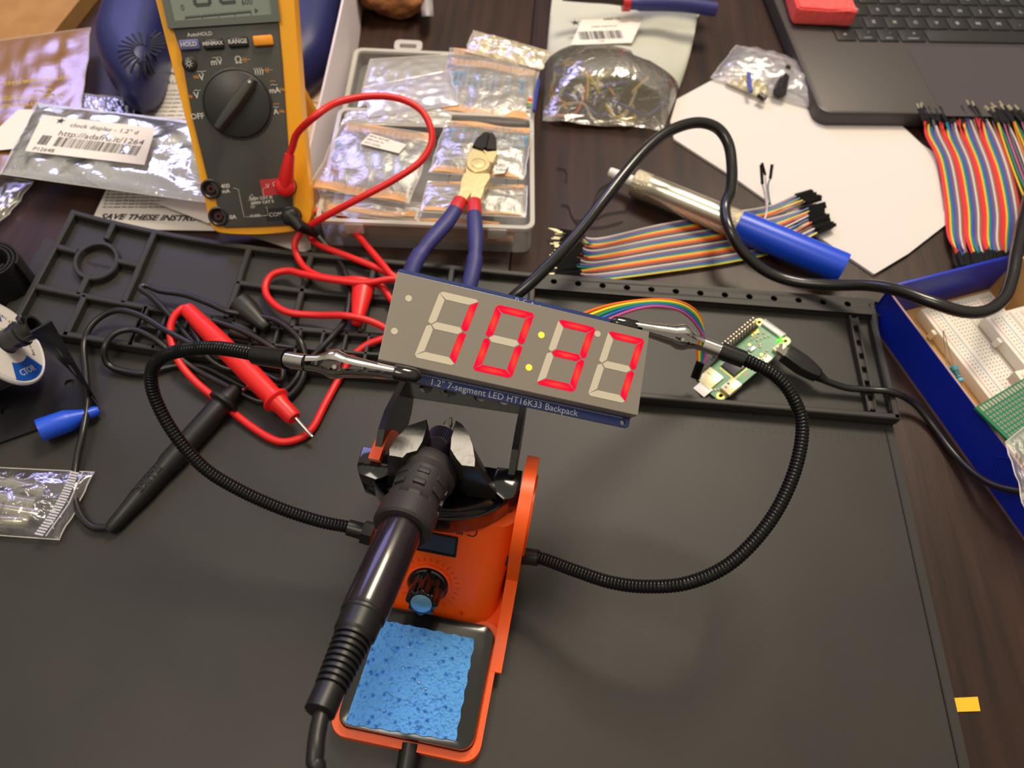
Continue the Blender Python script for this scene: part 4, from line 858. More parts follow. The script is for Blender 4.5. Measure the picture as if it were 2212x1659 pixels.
# ================================================================ diagonal cutters
zc = .0385
cut = thing('diagonal_cutters', 'diagonal cutters with blue red-collared handles and black blades lying on the resistor case', 'pliers', T(at(1035, 355, zc)))
BR = P('brushed_brass_steel', (226, 208, 158), .32, .75, bump=.1, bscale=300)
def cp(pl, z): return [at(x, y, z) for x, y in pl]
def slab(b, pl, z, th, mi=0, shr=.9):
    P_ = cp(pl, z); c = sum(P_, Vector()) / len(P_); n = len(P_)
    top = [c + (p - c) * shr for p in P_]; mid = [p - Vector((0, 0, th * .3)) for p in P_]; lo = [p - Vector((0, 0, th)) for p in P_]
    b.add(lo + mid + top, [(j * n + i, j * n + (i + 1) % n, (j + 1) * n + (i + 1) % n, (j + 1) * n + i) for j in range(2) for i in range(n)] + [tuple(reversed(range(n))), tuple(range(2 * n, 3 * n))], mi)
b = MB(); slab(b, [(1043, 322), (1020, 315), (1010, 332), (1007, 345), (1005, 358), (1006, 372), (1000, 376), (994, 392), (991, 418), (984, 432), (1005, 438), (1019, 418), (1024, 395), (1032, 380), (1052, 372), (1064, 350), (1058, 335)], zc, .006)
slab(b, [(1043, 322), (1052, 327), (1073, 325), (1076, 331), (1064, 352), (1055, 350)], zc + .0002, .005)
obj('left_half', b, BR, cut, world=True, smooth=25)
b = MB(); slab(b, [(1059, 372), (1061, 382), (1048, 402), (1042, 424), (1036, 436), (1014, 432), (1017, 405), (1024, 382), (1038, 372)], zc + .0004, .006); obj('right_half', b, BR, cut, world=True, smooth=25)
b = MB(); slab(b, [(1043, 322), (1020, 314), (1030, 297), (1046, 284), (1058, 284), (1050, 318)], zc - .0004, .005, shr=.94); obj('blade', b, P('blade_black', (26, 24, 24), .35, .4), cut, world=True, label='blackened cutting blade')
b = MB(); slab(b, [(1050, 322), (1059, 284), (1067, 288), (1073, 300), (1073, 324)], zc - .0004, .005, shr=.94); obj('blade', b, P('blade_dark', (40, 32, 28), .35, .4), cut, world=True, label='blackened cutting blade')
b = MB(); b.lathe([(.0080, 0), (.0080, .0008), (.0075, .0012), (.0052, .0012), (.0048, .0008), (.0044, .0012), (.0001, .0014)], M=T(at(1033, 356, zc)), n=32); obj('pivot', b, BR, cut, world=True)
NAVY = P('navy_grip', (44, 46, 112), .5, sss=0.02); RG = P('grip_red', (196, 34, 40), .38)
def handle(pts, r):
    pp = spline([at(*p) for p in pts], 6); b = MB(); b.tube(pp, lambda i, m: r * (.78 + .22 * math.sin(PI * min(1, i / m * 1.6 + .15)) if i < m * .5 else 1) * (.6 if i == m - 1 else 1), n=18, sq=(1, .75)); return b
obj('handle_grip', handle([(984, 452, .0395), (965, 480, .0395), (930, 520, .0390), (900, 560, .0370), (884, 600, .034), (878, 640, .030)], .0052), NAVY, cut, world=True, smooth=60, label='dark blue rubber handle grip')
obj('handle_grip', handle([(1024, 460, .0395), (1026, 490, .0395), (1027, 530, .0390), (1024, 570, .0370), (1014, 615, .034), (1004, 650, .030)], .0050), NAVY, cut, world=True, smooth=60, label='dark blue rubber handle grip')
for a_, c_ in (((994, 432), (984, 452)), ((1024, 434), (1025, 460))):
    b = MB(); b.tube([at(*a_, .0375), at(*c_, .039), at(c_[0] * 1.0, c_[1] + 4, .039)], lambda i, m: [.0046, .0049, .0046][i], n=16, sq=(1, .72)); obj('collar', b, RG, cut, world=True, label='glossy red collar')
# ================================================================ single board computer
_o = at(1557, 870, .0085); _X = Vector((0.72, 0.6576, 0.2215)); _Y = Vector((-0.6382, 0.7529, -0.1609))
PF = frame(_o, _X, _Y)
_c1 = onp(PF, 1718, 741); _c2 = onp(PF, 1483, 815); kx = math.hypot(*_c1) / 65.0; ky = math.hypot(*_c2) / 30.0
pi = thing('single_board_computer', 'small green circuit board computer with pin header and glowing green light', 'computer board', PF)
def pm(): return MB(Matrix.Diagonal((kx, ky, (kx + ky) / 2, 1)))
GPC = P('board_green', (96, 148, 112), .35, c2=(112, 160, 124), nscale=400, coat=.3); CREAM = P('connector_cream', (236, 226, 178), .3, .35); CHIP = P('chip_black', (52, 50, 50), .4)
PADG = P('pad_gold', (232, 200, 110), .35, .7)
hl = [circle(x, y, 1.4, 14) for x in (3.5, 61.5) for y in (3.5, 26.5)]
b = pm(); b.plate([rrect(65, 30, 3.2, 5, 32.5, 15)] + hl, -0.7, 0.7)
for x in (3.5, 61.5):
    for y in (3.5, 26.5): b.lathe([(1.4, .72), (1.4, .8), (2.9, .8), (2.9, .72)], 1, T(x, y, 0), n=20, cap=False)
obj('circuit_board', b, [GPC, PADG], pi)
b = pm(); b.box((32.5, 26.4, 2.2), (51, 5, 2.6)); 
for k in range(20): b.box((8.4 + 2.54 * k, 26.4, 3.3), (2.1, 4.7, .8), 0)
obj('pin_header', b, BLACK, pi)
for k in range(20):
    for j in (0, 1):
        if k < 5: continue
        b = pm(); b.box((8.4 + 2.54 * k, 25.1 + 2.54 * j, 6.2), (.6, .6, 6.4), 0); b.lathe([(.6, 9.3), (.7, 9.5), (.4, 9.9)], 0, T(8.4 + 2.54 * k, 25.1 + 2.54 * j, 0), n=8); obj('header_pin', b, P('pin_pale_gold', (250, 232, 200), .35, .8), pi)
b = pm(); b.box((25.5, 13.5, 1.5), (12, 12, 1.6), bev=.3); obj('processor_chip', b, CHIP, pi)
b = pm(); b.box((11.8, 2.7, 2.4), (11.2, 8.4, 3.2), bev=.4); b.box((11.8, 5.2, 4.02), (1.2, 1.8, .1), 1); b.box((8.8, 4.4, 4.02), (.8, 1.8, .1), 1); obj('video_port', b, [CREAM, CHIP], pi)
for x in (41.4, 54.0):
    b = pm(); b.box((x, 1.6, 2.0), (7.6, 5.4, 2.8), bev=.3); b.box((x - 1.6, 2.6, 3.42), (.9, 1.2, .1), 1); b.box((x + 1.6, 2.6, 3.42), (.9, 1.2, .1), 1); obj('usb_port', b, [CREAM, CHIP], pi)
b = pm(); b.box((7.6, 17.5, 1.6), (12.6, 12.5, 1.6), bev=.3); b.box((9.5, 17.5, 2.42), (.4, 9, .1), 1); obj('card_slot', b, [CREAM, CHIP], pi)
b = pm(); b.box((62.9, 15.5, 1.7), (4.0, 17.5, 2.2), bev=.3); b.box((64.3, 15.5, 2.0), (1.2, 18.5, 1.6), 1); obj('ribbon_connector', b, [WHITE, P('conn_grey', (190, 186, 178), .4)], pi)
b = pm(); b.box((42.5, 14.5, 1.3), (4.6, 3.2, 1.2), bev=.2); obj('radio_can', b, P('can_grey', (186, 190, 186), .3, .6), pi)
r_ = random.Random(4); comp = P('component_tan', (206, 182, 150), .5)
for (x, y) in ((34, 22), (48, 20), (50, 20), (52, 19), (54.5, 20.5), (57, 18), (50, 17), (52.5, 16), (55, 15), (57, 14), (47.5, 12), (36.5, 13.5), (38.2, 12), (38, 16.5), (48.8, 13.2), (46, 5.5), (48, 6.5), (19, 5.5), (21, 9), (4, 9), (5.6, 8), (20.5, 20), (36, 5)):
    b = pm(); b.box((x, y, 1.0), (r_.choice((1.0, 1.6)), r_.choice((.8, 1.4)), .8), bev=.1); obj('surface_component', b, comp, pi)
b = pm()
for k in range(14): b.box((19.2 + .86 * k, 6.2, .8), (.4, 1.0, .2)); b.box((18.2, 8.6 + .8 * k, .8), (1.0, .4, .2))
for (x, y) in ((52.5, 23.5), (54.3, 23.9), (56, 23), (53.4, 22), (55, 21.6), (51, 22.4)): b.lathe([(.8, .7), (.8, .95)], 0, T(x, y, 0), n=12)
for (x, y) in ((44, 18.2), (39.5, 6.5), (43.5, 7.2)): b.lathe([(1.0, .7), (1.0, .95)], 0, T(x, y, 0), n=14)
b.lathe([(.8, .7), (.8, .85)], 1, T(26, 3.2, 0), n=12); obj('test_pads', b, [PADG, P('pad_salmon', (226, 130, 100), .5)], pi)
b = pm(); b.box((59.2, 5.6, 1.3), (3.0, 3.4, 1.3), bev=.3); obj('status_light', b, P('led_green', (60, 255, 20), .4, emit=(50, 255, 0), estr=3.0), pi, label='glowing green light')
sdT = thing('memory_card', 'white memory card sticking out of the end of the green computer board', 'memory card', PF @ Matrix.Diagonal((1, 1, 1, 1)))
b = pm(); b.box((-1.2, 14.8, 1.7), (8, 10.2, .8), bev=.25); obj('card_body', b, WHITE, sdT)
b = pm()
for k in range(5): b.box((1.6, 11.6 + 1.6 * k, 2.12), (2.2, .7, .05))
obj('printed_mark', b, P('print_grey', (150, 146, 150), .6), sdT)
# ---- USB cable
uc = thing('usb_cable', 'black cable plugged into the green computer board and leaving to the right', 'cable', T(at(1740, 790, .012)))
u0 = PF @ Vector((54.0 * kx, -1.2 * ky, 2.0 * kx)); u1 = at(1768, 812, .0165); ud = (u1 - u0).normalized()
ug = frame(u0, ud, Vector((-ud.y, ud.x, 0)))
b = MB(ug); b.box((-.001, 0, 0), (.005, .0068, .0022), 1); Lp = (u1 - u0).length
pl = [(0.0015, -.0052), (Lp * .55, -.0056), (Lp * .8, -.0044), (Lp, -.0028), (Lp, .0028), (Lp * .8, .0044), (Lp * .55, .0056), (0.0015, .0052)]
b.prism(pl, -.0036, .0036, bev=.0012); b.plate([rrect(Lp * .4, .0062, .001, 3, Lp * .3, 0), rrect(Lp * .4 - .0006, .0056, .001, 3, Lp * .3, 0)], .0035, .0037)
obj('plug', b, [BKL, STEEL], uc, world=True, smooth=35)
u2 = at(1786, 824, .0145)
b = MB(); A = aim(u1, u2); Ls_ = (u2 - u1).length; pr = []
for k in range(5): z = Ls_ * k / 5; r = .0034 - .0003 * k; pr += [(r, z), (r, z + Ls_ * .11), (.0020, z + Ls_ * .13), (.0020, z + Ls_ * .19)]
b.lathe(pr, M=A, n=18); obj('strain_relief', b, BKL, uc, world=True, smooth=20)
b = MB(); b.tube(spline([u2, at(1830, 838, .012), at(1880, 842, .0125), at(1930, 848, .014), at(1975, 872, .008), at(2012, 915, .004), at(2050, 968, .004), at(2092, 1012, .008), at(2142, 1046, .016), at(2212, 1063, .026), at(2300, 1070, .034)], 8), .0021, n=14); obj('cable_jacket', b, BKL, uc, world=True)

# ================================================================ rainbow cable from display to board
rc = thing('rainbow_cable', 'five strand rainbow ribbon cable arching from the display to the green board', 'ribbon cable', T(at(1450, 660, .05)))
outp = [(1240, 690, .112), (1262, 677, .112), (1310, 661, .105), (1365, 651, .095), (1420, 647, .085), (1468, 652, .074), (1500, 669, .062), (1516, 695, .052), (1516, 722, .044), (1507, 752, .036), (1508, 782, .030)]
inp = [(1290, 705, .112), (1308, 694, .112), (1352, 675, .105), (1395, 664, .095), (1432, 663, .085), (1468, 671, .074), (1494, 690, .062), (1512, 714, .052), (1524, 738, .044), (1526, 760, .036), (1520, 786, .030)]
RB = [(240, 112, 30), (244, 220, 50), (20, 150, 110), (50, 100, 200), (206, 84, 140)]
WC = {}
def wcol(t): return P('wire_%d_%d_%d' % t, t, .4)
for i, c in enumerate(RB):
    t = i / 4; pts_ = [at(*a).lerp(at(*c_), t) for a, c_ in zip(outp, inp)]
    b = MB(); b.tube(spline(pts_, 7), .00078, n=8); obj('wire', b, wcol(c), rc, world=True)
    e = pts_[-1]; b = MB(); d = Vector((.0, -.002, -.013)); b.cyl(e + Vector((0, 0, .001)), e + d, .0013, n=4); obj('connector', b, BLACK, rc, world=True)

# ================================================================ jumper ribbons
CYC = [(226, 218, 212), (128, 122, 124), (124, 84, 140), (52, 92, 180), (40, 150, 120), (246, 206, 50), (240, 136, 36), (222, 56, 44), (120, 78, 60), (44, 42, 46)]
def ribbon(name, label, rows, n, cyc, r, jl, jr, seed, group=None, pins=True, topcap=True):
    """rows: cross sections ((x0,y0,z),(x1,y1,z)) from one end to the other; jl, jr: housing lead-outs"""
    t = thing(name, label, 'ribbon cable', T(at(*rows[len(rows) // 2][0])), group=group); R_ = random.Random(seed)
    for i in range(n):
        k = i / (n - 1); pts_ = [at(*a).lerp(at(*c), k) for a, c in rows]
        dl = (pts_[0] - pts_[1]).normalized(); dr = (pts_[-1] - pts_[-2]).normalized()
        j0 = Vector((R_.uniform(-1, 1) * jl, R_.uniform(-1, 1) * jl, abs(R_.uniform(0, 1)) * .004)); j1 = Vector((R_.uniform(-1, 1) * jr, R_.uniform(-1, 1) * jr, abs(R_.uniform(0, 1)) * .004))
        pts_[0] = pts_[0] + j0; pts_[-1] = pts_[-1] + j1
        b = MB(); b.tube(spline(pts_, 6), r, n=6); obj('wire', b, wcol(cyc[i % len(cyc)]), t, world=True)
        for (e, d, jj, pn) in ((pts_[0], dl, j0, pins), (pts_[-1], dr, j1, False)):
            d = (d + jj * 30 * .6).normalized() if jj.length > 0 else d
            d.z *= .3; b = MB(); b.cyl(e - d * .001, e + d * .0125, .00165, n=4)
            if pn: b.cyl(e + d * .0125, e + d * .0185, .0005, mi=1, n=6)
            obj('connector', b, [P('housing_black', (20, 20, 20), .65, spec=.25), P('pin_tin', (226, 214, 176), .3, .6)], t, world=True, smooth=20)
    return t
ribbon('jumper_ribbon', 'rainbow jumper wire ribbon with black ends passing under the silver and blue tool', [((1252, 508, .006), (1242, 612, .004)), ((1290, 516, .004), (1290, 606, .003)), ((1420, 487, .003), (1420, 590, .003)), ((1560, 462, .003), (1580, 566, .003)), ((1650, 448, .003), (1690, 540, .003)), ((1722, 428, .005), (1768, 508, .005))], 36, CYC, .00058, .0035, .0022, 3)
ribbon('jumper_ribbon', 'wide rainbow jumper wire ribbon hanging down from the laptop to the blue box', [((1994, 268, .010), (2142, 262, .010)), ((2000, 292, .008), (2160, 300, .008)), ((2026, 345, .006), (2186, 375, .006)), ((2042, 440, .005), (2203, 460, .005)), ((2048, 510, .005), (2200, 520, .005)), ((2062, 556, .006), (2190, 552, .006))], 40, [(232, 60, 80), (226, 70, 48), (244, 206, 60), (40, 150, 130), (46, 100, 186), (120, 80, 150), (124, 116, 118), (228, 220, 212), (150, 108, 92), (214, 60, 52)], .00062, .0030, .0016, 5, pins=True)
ribbon('jumper_ribbon', 'narrow jumper wire ribbon crossing into view at the far right edge below the laptop', [((2148, 270, .012), (2215, 262, .012)), ((2166, 300, .009), (2240, 300, .009)), ((2190, 370, .008), (2270, 370, .008)), ((2212, 440, .008), (2290, 440, .008))], 12, [(244, 206, 60), (40, 150, 130), (206, 110, 160), (124, 116, 118), (228, 220, 212), (240, 136, 36)], .0006, .003, .001, 6)
# one loose pair of jumpers standing on the envelope
jw = thing('jumper_wire', 'loose pale jumper wires with black ends sticking up over the white envelope', 'jumper wire', T(at(1660, 450, .004)))
for (p, c, h) in (([(1650, 478, .006), (1656, 455, .008), (1652, 420, .016), (1647, 398, .022)], (226, 216, 220), ((1647, 398, .022), (1644, 356, .030))), ([(1664, 440, .006), (1661, 425, .010), (1659, 400, .018), (1664, 386, .022)], (120, 170, 170), ((1664, 386, .022), (1668, 355, .030))), ([(1656, 455, .008), (1658, 430, .012), (1655, 400, .02), (1653, 380, .024)], (226, 216, 220), ((1653, 378, .024), (1646, 352, .031)))):
    b = MB(); b.tube(spline([at(*a) for a in p], 6), .0006, n=6); obj('wire', b, wcol(c), jw, world=True)
    b = MB(); b.cyl(at(*h[0]), at(*h[1]), .0012, n=4); obj('connector', b, BLACK, jw, world=True)

# ================================================================ envelope and papers
def paper(name, label, pix, z, th=.0006, m=PAPER, cat='paper', world_wave=0.0):
    P_ = [at(x, y, z) for x, y in pix]; b = MB(); b.prism([(p.x, p.y) for p in P_], z - th, z); return obj(name, b, m, smooth=0, label=label, category=cat)
paper('envelope', 'big folded white envelope under the small bag and beside the laptop', [(1456, 300), (1448, 262), (1462, 214), (1540, 172), (1600, 150), (1780, 235), (1920, 245), (1992, 312), (2020, 330), (2046, 472), (1888, 592), (1740, 492), (1591, 387)], .0022, th=.0020)
paper('paper_sheet', 'white sheet poking out along the lower right edge of the envelope', [(1889, 592), (1925, 560), (2040, 455), (2052, 478), (1962, 548)], .0032, th=.0004)
# ================================================================ desoldering pump
s0 = at(1316, 371, .0125); s1 = at(1822, 580, .0150); sk = thing('desoldering_pump', 'silver and blue solder sucker lying across the rainbow jumper ribbon', 'solder sucker', aim(s0, s1)); SL_ = (s1 - s0).length
def sz(px, py):
    best = 0; bd = 1e9
    for k in range(301):
        p = s0.lerp(s1, k / 300); v = p - Vector((0, 0, CAM_H)); w = v.dot(_f); x = PX + FPX * v.dot(_R) / w; y = PY - FPX * v.dot(_U) / w
        d = (x - px) ** 2 + (y - py) ** 2
        if d < bd: bd = d; best = k / 300 * SL_
    return best
a1, a2, a3, a4 = sz(1350, 385), sz(1368, 393), sz(1596, 486), SL_
ALU = P('aluminium_tube', (214, 206, 188), .25, .9, stretch=(1, 1, 1), bump=.03, bscale=300); KN = P('knurled_aluminium', (200, 190, 164), .3, .85, bump=1.0, bscale=900)
b = MB(); b.lathe([(.0020, 0), (.0033, .0004), (.0036, .002), (.0040, a1), (.0040, a2 + .002)], n=24); obj('nozzle', b, WHITE, sk)
b = MB(); b.lathe([(.0060, a2), (.0096, a2 + .0012), (.0099, a2 + .002), (.0099, a2 + .012), (.0095, a2 + .013)], n=36); obj('knurled_ring', b, KN, sk); b = MB(); b.lathe([(.0095, a3 - .010), (.0099, a3 - .009), (.0099, a3)], n=36, cap=False); obj('knurled_ring', b, KN, sk)
b = MB(); b.lathe([(.0096, a2 + .012), (.0097, a2 + .014), (.0097, a3 - .009)], n=44, cap=False); obj('barrel', b, ALU, sk)
b = MB(); b.lathe([(.0090, a3 - .001), (.0102, a3), (.0104, a3 + .004), (.0104, a4 - .002), (.0102, a4), (.0094, a4), (.0092, a4 - .004), (.0001, a4 - .004)], n=44); obj('sleeve', b, P('sleeve_blue', (22, 74, 214), .33), sk, label='bright blue plastic sleeve')
b = MB(); A = inv_of(sk); q0 = A @ at(1782, 578, .008); q1 = A @ at(1782, 594, .006); b.cyl(q0, q1, .0045, n=20); obj('release_button', b, BLACK, sk)
# ================================================================ thick black cord
b = MB(); b.tube(spline([at(*p) for p in [(1090, 660, .020), (1112, 640, .026), (1152, 606, .032), (1210, 548, .040), (1262, 488, .046), (1302, 436, .051), (1350, 374, .056), (1400, 318, .059), (1450, 281, .060), (1505, 265, .058), (1548, 276, .055), (1573, 310, .050), (1581, 360, .044), (1579, 410, .037), (1566, 448, .032), (1576, 496, .031), (1606, 545, .024), (1655, 586, .018), (1715, 608, .018), (1790, 616, .024), (1870, 616, .034), (1935, 626, .043), (2010, 652, .049), (2078, 673, .050), (2130, 672, .050), (2168, 645, .050), (2186, 600, .050), (2196, 545, .050), (2212, 470, .046), (2234, 400, .036), (2290, 330, .020), (2380, 300, .005), (2560, 290, .0042)]], 8), .0037, n=18)
obj('power_cord', b, P('cord_gloss', (20, 19, 20), .25, coat=.3), smooth=80, label='thick black cord rising behind the display, looping over to the blue box', category='cord')
# ================================================================ laptop
LA = math.radians(6.5); lo = at(1772, 243, .0145); lo.z = 0
LM = T(lo) @ rotz(LA); lap = thing('laptop', 'dark grey laptop with black keyboard and trackpad at the upper right', 'laptop', LM)
SPG_ = P('space_grey', (70, 66, 66), .42, .35)
b = MB(); b.prism(rrect(.312, .221, .011, 8, .156, .1105), .0020, .0145, bev=.0018); obj('base', b, SPG_, lap, smooth=35)
for (x, y) in ((.03, .02), (.28, .02), (.03, .2), (.28, .2)):
    b = MB(); b.lathe([(.006, 0), (.006, .0021)], 0, T(x, y, 0), n=20); obj('rubber_foot', b, BLACK, lap)
def ol(px, py): 
    x, y = onp(T(0, 0, .0145), px, py); v = LM.inverted() @ Vector((x, y, .0145)); return v.x, v.y
zx, zy = ol(1886, 50); mx_, my_ = ol(2154, 50); pit = .0191
tx, ty = ol(1957, 100)
b = MB(); b.prism(rrect(.155, .092, .003, 4, tx + .0775, ty - .046), .01445, .0147); obj('trackpad', b, P('trackpad_grey', (78, 72, 76), .35, .2), lap)
b = MB(); b.prism(rrect(.290, .112, .003, 4, zx - .0395 + .145, zy + .036), .01445, .0147); obj('keyboard_well', b, P('well_black', (24, 23, 25), .5), lap)
KEY = P('key_black', (30, 29, 31), .45); KL_ = P('key_print', (200, 204, 212), .5)
rows = [(-1, [('', .0, 1.0), ('control', 1.0, 1.0), ('option', 2.0, 1.0), ('command', 3.0, 1.25), (' ', 4.27, 5.0), ('command', 9.3, 1.25), ('option', 10.6, 1.0)]), (0, None), (1, None), (2, None), (3, None)]
def keycap(x, y, w, h, t):
    b = MB(); b.prism(rrect(w, h, .0012, 3, x, y), .0147, .0158, bev=.0003)
    if t.strip():
        if len(t) > 1: b.text(t, .0024, 1, M=T(x, y - .0045, .01585)); b.text({'control': '^', 'option': '~', 'command': '#'}.get(t, ''), .0028, 1, M=T(x + .003, y + .003, .01585))
        else: b.text(t, .0052, 1, M=T(x, y, .01585))
    obj('key', b, [KEY, KL_], lap, smooth=30)
kw = .0168
for (t, u, w) in rows[0][1]:
    x0 = zx - pit * 2.15 + u * pit; keycap(x0 + w * pit / 2 - .0002, zy - pit, w * pit - .0022, kw, 'o' if t == '' else t)
for r_i, (letters, off) in enumerate((('ZXCVBNM,./', 0), ('ASDFGHJKL;\'', -.5), ('QWERTYUIOP[]', -.75), ('1234567890-=', -1.25))):
    y = zy + pit * r_i
    for i, ch in enumerate(letters): keycap(zx + (i + off) * pit, y, kw, kw, ch)
    xl = zx + (off - .5) * pit - .0012; x_min = zx - pit * 2.15
    keycap((xl + x_min) / 2, y, xl - x_min - .001, kw, '')
b = MB(); fo = ol(1760, 22); fw = LM
FM_ = LM @ T(fo[0], fo[1], .0158) @ rotz(-.06)
b = MB(FM_); 
bm = bmesh.new(); bmesh.ops.create_cube(bm, size=1.0); bmesh.ops.subdivide_edges(bm, edges=bm.edges[:], cuts=5, use_grid_fill=True)
for v in bm.verts:
    v.co = Vector((v.co.x * .052, v.co.y * .052, v.co.z * .015 + .0075)); c_n = v.co.copy(); v.co += Vector((noise.noise(c_n * 90), noise.noise(c_n * 90 + Vector((5, 0, 0))), noise.noise(c_n * 60) if v.co.z > .002 else 0)) * .0012
bmesh.ops.bevel(bm, geom=[e for e in bm.edges if len(e.link_faces) == 2 and e.calc_face_angle() > 1], offset=.0015, segments=2, affect='EDGES'); b.bm(bm)
obj('foam_block', b, P('coral_foam', (246, 84, 82), .95, c2=(250, 104, 100), nscale=500, bump=.8, bscale=900, sss=.15), smooth=50, label='coral red foam block sitting on the left side of the laptop keyboard', category='foam block')

# ================================================================ blue box with breadboards
bo = at(1870, 690, 0); bu = Vector((.375, -.927, 0)).normalized(); bv = Vector((.927, .375, 0))
BX = frame(bo, bu, Vector((.944, .329, 0)))     # x along the long left wall, y to the right
bx = thing('cardboard_box', 'open bright blue cardboard box with tan inside at the right edge', 'box', BX)
# frame() gives z = x cross y; make sure it points up
if BX[2][2] < 0: bx.matrix_world = BX = Matrix(((BX[0][0], BX[0][1], -BX[0][2], BX[0][3]), (BX[1][0], BX[1][1], -BX[1][2], BX[1][3]), (BX[2][0], BX[2][1], -BX[2][2], BX[2][3]), (0, 0, 0, 1)))
BLB = P('box_blue', (14, 42, 176), .42, bump=.03, bscale=400); KR = P('kraft_inside', (206, 164, 104), .8, c2=(196, 152, 92), nscale=90); KE = P('board_edge', (188, 150, 132), .8)
BL_, BW_, BH_ = .235, .098, .036
b = MB(); b.box((BL_ / 2, BW_ / 2, .001), (BL_, BW_, .002)); obj('box_floor', b, KR, bx)
BHL = .0300; b = MB(); b.box((BL_ / 2, .0008, BHL / 2), (BL_, .0016, BHL)); b.box((BL_ / 2, .0017, BHL / 2), (BL_ - .002, .0003, BHL - .0006), 1); b.box((BL_ / 2, .0009, BHL + .0001), (BL_, .0012, .0002), 2)
b.tube([(.118, -.0001, .0296), (.121, -.0003, .027), (.117, -.0003, .022), (.121, -.0003, .016), (.124, -.0002, .010)], .0005, n=6); obj('box_wall', b, [BLB, KR, KE], bx, smooth=30)
b = MB(); b.box((.0012, BW_ / 2, BH_ / 2), (.0024, BW_, BH_), bev=.0006); obj('box_wall', b, [BLB], bx, label='blue folded end wall of the box')
b = MB(); b.box((BL_ / 2, BW_ - .0008, BH_ / 2), (BL_, .0016, BH_)); obj('box_wall', b, [KR], bx)
b = MB(); b.box((BL_ - .0012, BW_ / 2, BH_ / 2), (.0024, BW_, BH_)); obj('box_wall', b, [BLB], bx)
BBW = P('breadboard_white', (232, 226, 214), .45); HOL = P('breadboard_hole', (120, 112, 100), .7); RLN = P('line_red', (224, 110, 110), .5); BLN = P('line_blue', (100, 160, 200), .5)
def breadboard(name, label, x0, y0, L, W, z, M0, rows_=True):
    t = thing(name, label, 'breadboard', M0 @ T(x0, y0, z)); b = MB(); b.box((L / 2, W / 2, .0042), (L, W, .0084), bev=.0006)
    b.box((L / 2, W / 2, .0085), (L - .004, .0022, .0002), 1)
    obj('breadboard_body', b, [BBW, P('breadboard_groove', (206, 198, 184), .5)], t)
    b = MB(); n_ = int((L - .006) / .00254); xs = [.004 + .00254 * k for k in range(n_)]
    ys = [.0055, .0080] + [.0145 + .00254 * k for k in range(5)] ; ys = [y for y in ys if y < W / 2 - .001]; ys += [W - y for y in ys]
    for x in xs:
        for y in ys: b.add([(x - .0004, y - .0004, .00845), (x + .0004, y - .0004, .00845), (x + .0004, y + .0004, .00845), (x - .0004, y + .0004, .00845)], [(0, 1, 2, 3)])
    obj('hole_grid', b, HOL, t, smooth=0)
    for y, m in ((.0028, RLN), (.0104, BLN), (W - .0104, RLN), (W - .0028, BLN)):
        b = MB(); b.box((L / 2, y, .00848), (L - .006, .0004, .0001)); obj('rail_line', b, m, t)
    for x in (.018, L - .02):
        b = MB(); b.box((x, -.0012, .004), (.004, .0026, .006), bev=.0005); obj('side_tab', b, BBW, t)
    return t
breadboard('breadboard', 'white breadboard lying on the floor of the blue box nearest its long wall', .0085, .031, .165, .055, .0022, BX)
breadboard('breadboard', 'second white breadboard stacked to the right in the blue box', .030, .059, .085, .036, .0112, BX)
breadboard('breadboard', 'small white breadboard half under the green perforated board', .072, .044, .05, .036, .0202, BX @ rotz(-.05))
# perforated board
p00 = at(2106, 880, .0340); p10 = at(2212, 817, .0340); p01 = at(2166, 985, .0340)
pe = (p10 - p00).normalized(); FP = frame(p00, pe, p01 - p00)
if FP[2][2] < 0: FP = Matrix(((FP[0][0], FP[0][1], -FP[0][2], FP[0][3]), (FP[1][0], FP[1][1], -FP[1][2], FP[1][3]), (FP[2][0], FP[2][1], -FP[2][2], FP[2][3]), (0, 0, 0, 1)))
pfb = thing('perforated_board', 'green perforated prototype board covered in small round solder pads in the blue box', 'circuit board', FP)
b = MB(); b.box((.035, .025, -.0008), (.07, .05, .0015)); obj('board', b, P('perf_green', (36, 118, 84), .35, coat=.3), pfb)
b = MB()
for i in range(25):
    b.prism(rrect(.0017, .0034, .0007, 3, .003 + .00262 * i, .0026), 0, .0001)
    for j in range(16): b.lathe([(.0004, .00005), (.0004, .00012), (.00085, .00012), (.00085, .00005)], 0, T(.003 + .00262 * i, .0062 + .00262 * j, 0), n=10, cap=False)
obj('solder_pads', b, P('pad_tin', (196, 196, 176), .3, .6), pfb)
b = MB()
for i in range(25):
    for j in range(16): b.lathe([(.0004, .00013), (.00001, .00013)], 0, T(.003 + .00262 * i, .0062 + .00262 * j, 0), n=8, cap=False)
obj('drill_holes', b, P('hole_dark', (30, 50, 40), .7), pfb)
QB = quad([(2172, 955), (2240, 900), (2290, 1040), (2215, 1100)], .036); bag(QB, 'small clear bag lying over the lower corner of the green perforated board', seed=31, up=.003)
rr = P('resistor_cyan', (96, 186, 214), .35)
for (a_, c_, l0, l1, lb) in (((2045, 792, .016), (2057, 812, .014), (2037, 715, .020), (2066, 838, .010), 'small blue resistor at the left in the blue box, leaning on the other'), ((2060, 790, .018), (2076, 826, .016), (2038, 714, .021), (2082, 850, .010), 'blue resistor with dark bands at the right of the pair in the blue box')):
    t = thing('resistor', lb, 'resistor', T(at(*a_))); b = MB(); resistor(b, at(*a_), at(*c_), .0018); obj('resistor_body', b, [rr, P('band_dark', (40, 50, 60), .5)], t, world=True)
    b = MB(); b.tube([at(*a_), at(*l0)], .0003, n=6); obj('lead', b, LED, t, world=True); b = MB(); b.tube([at(*c_), at(*l1)], .0003, n=6); obj('lead', b, LED, t, world=True)
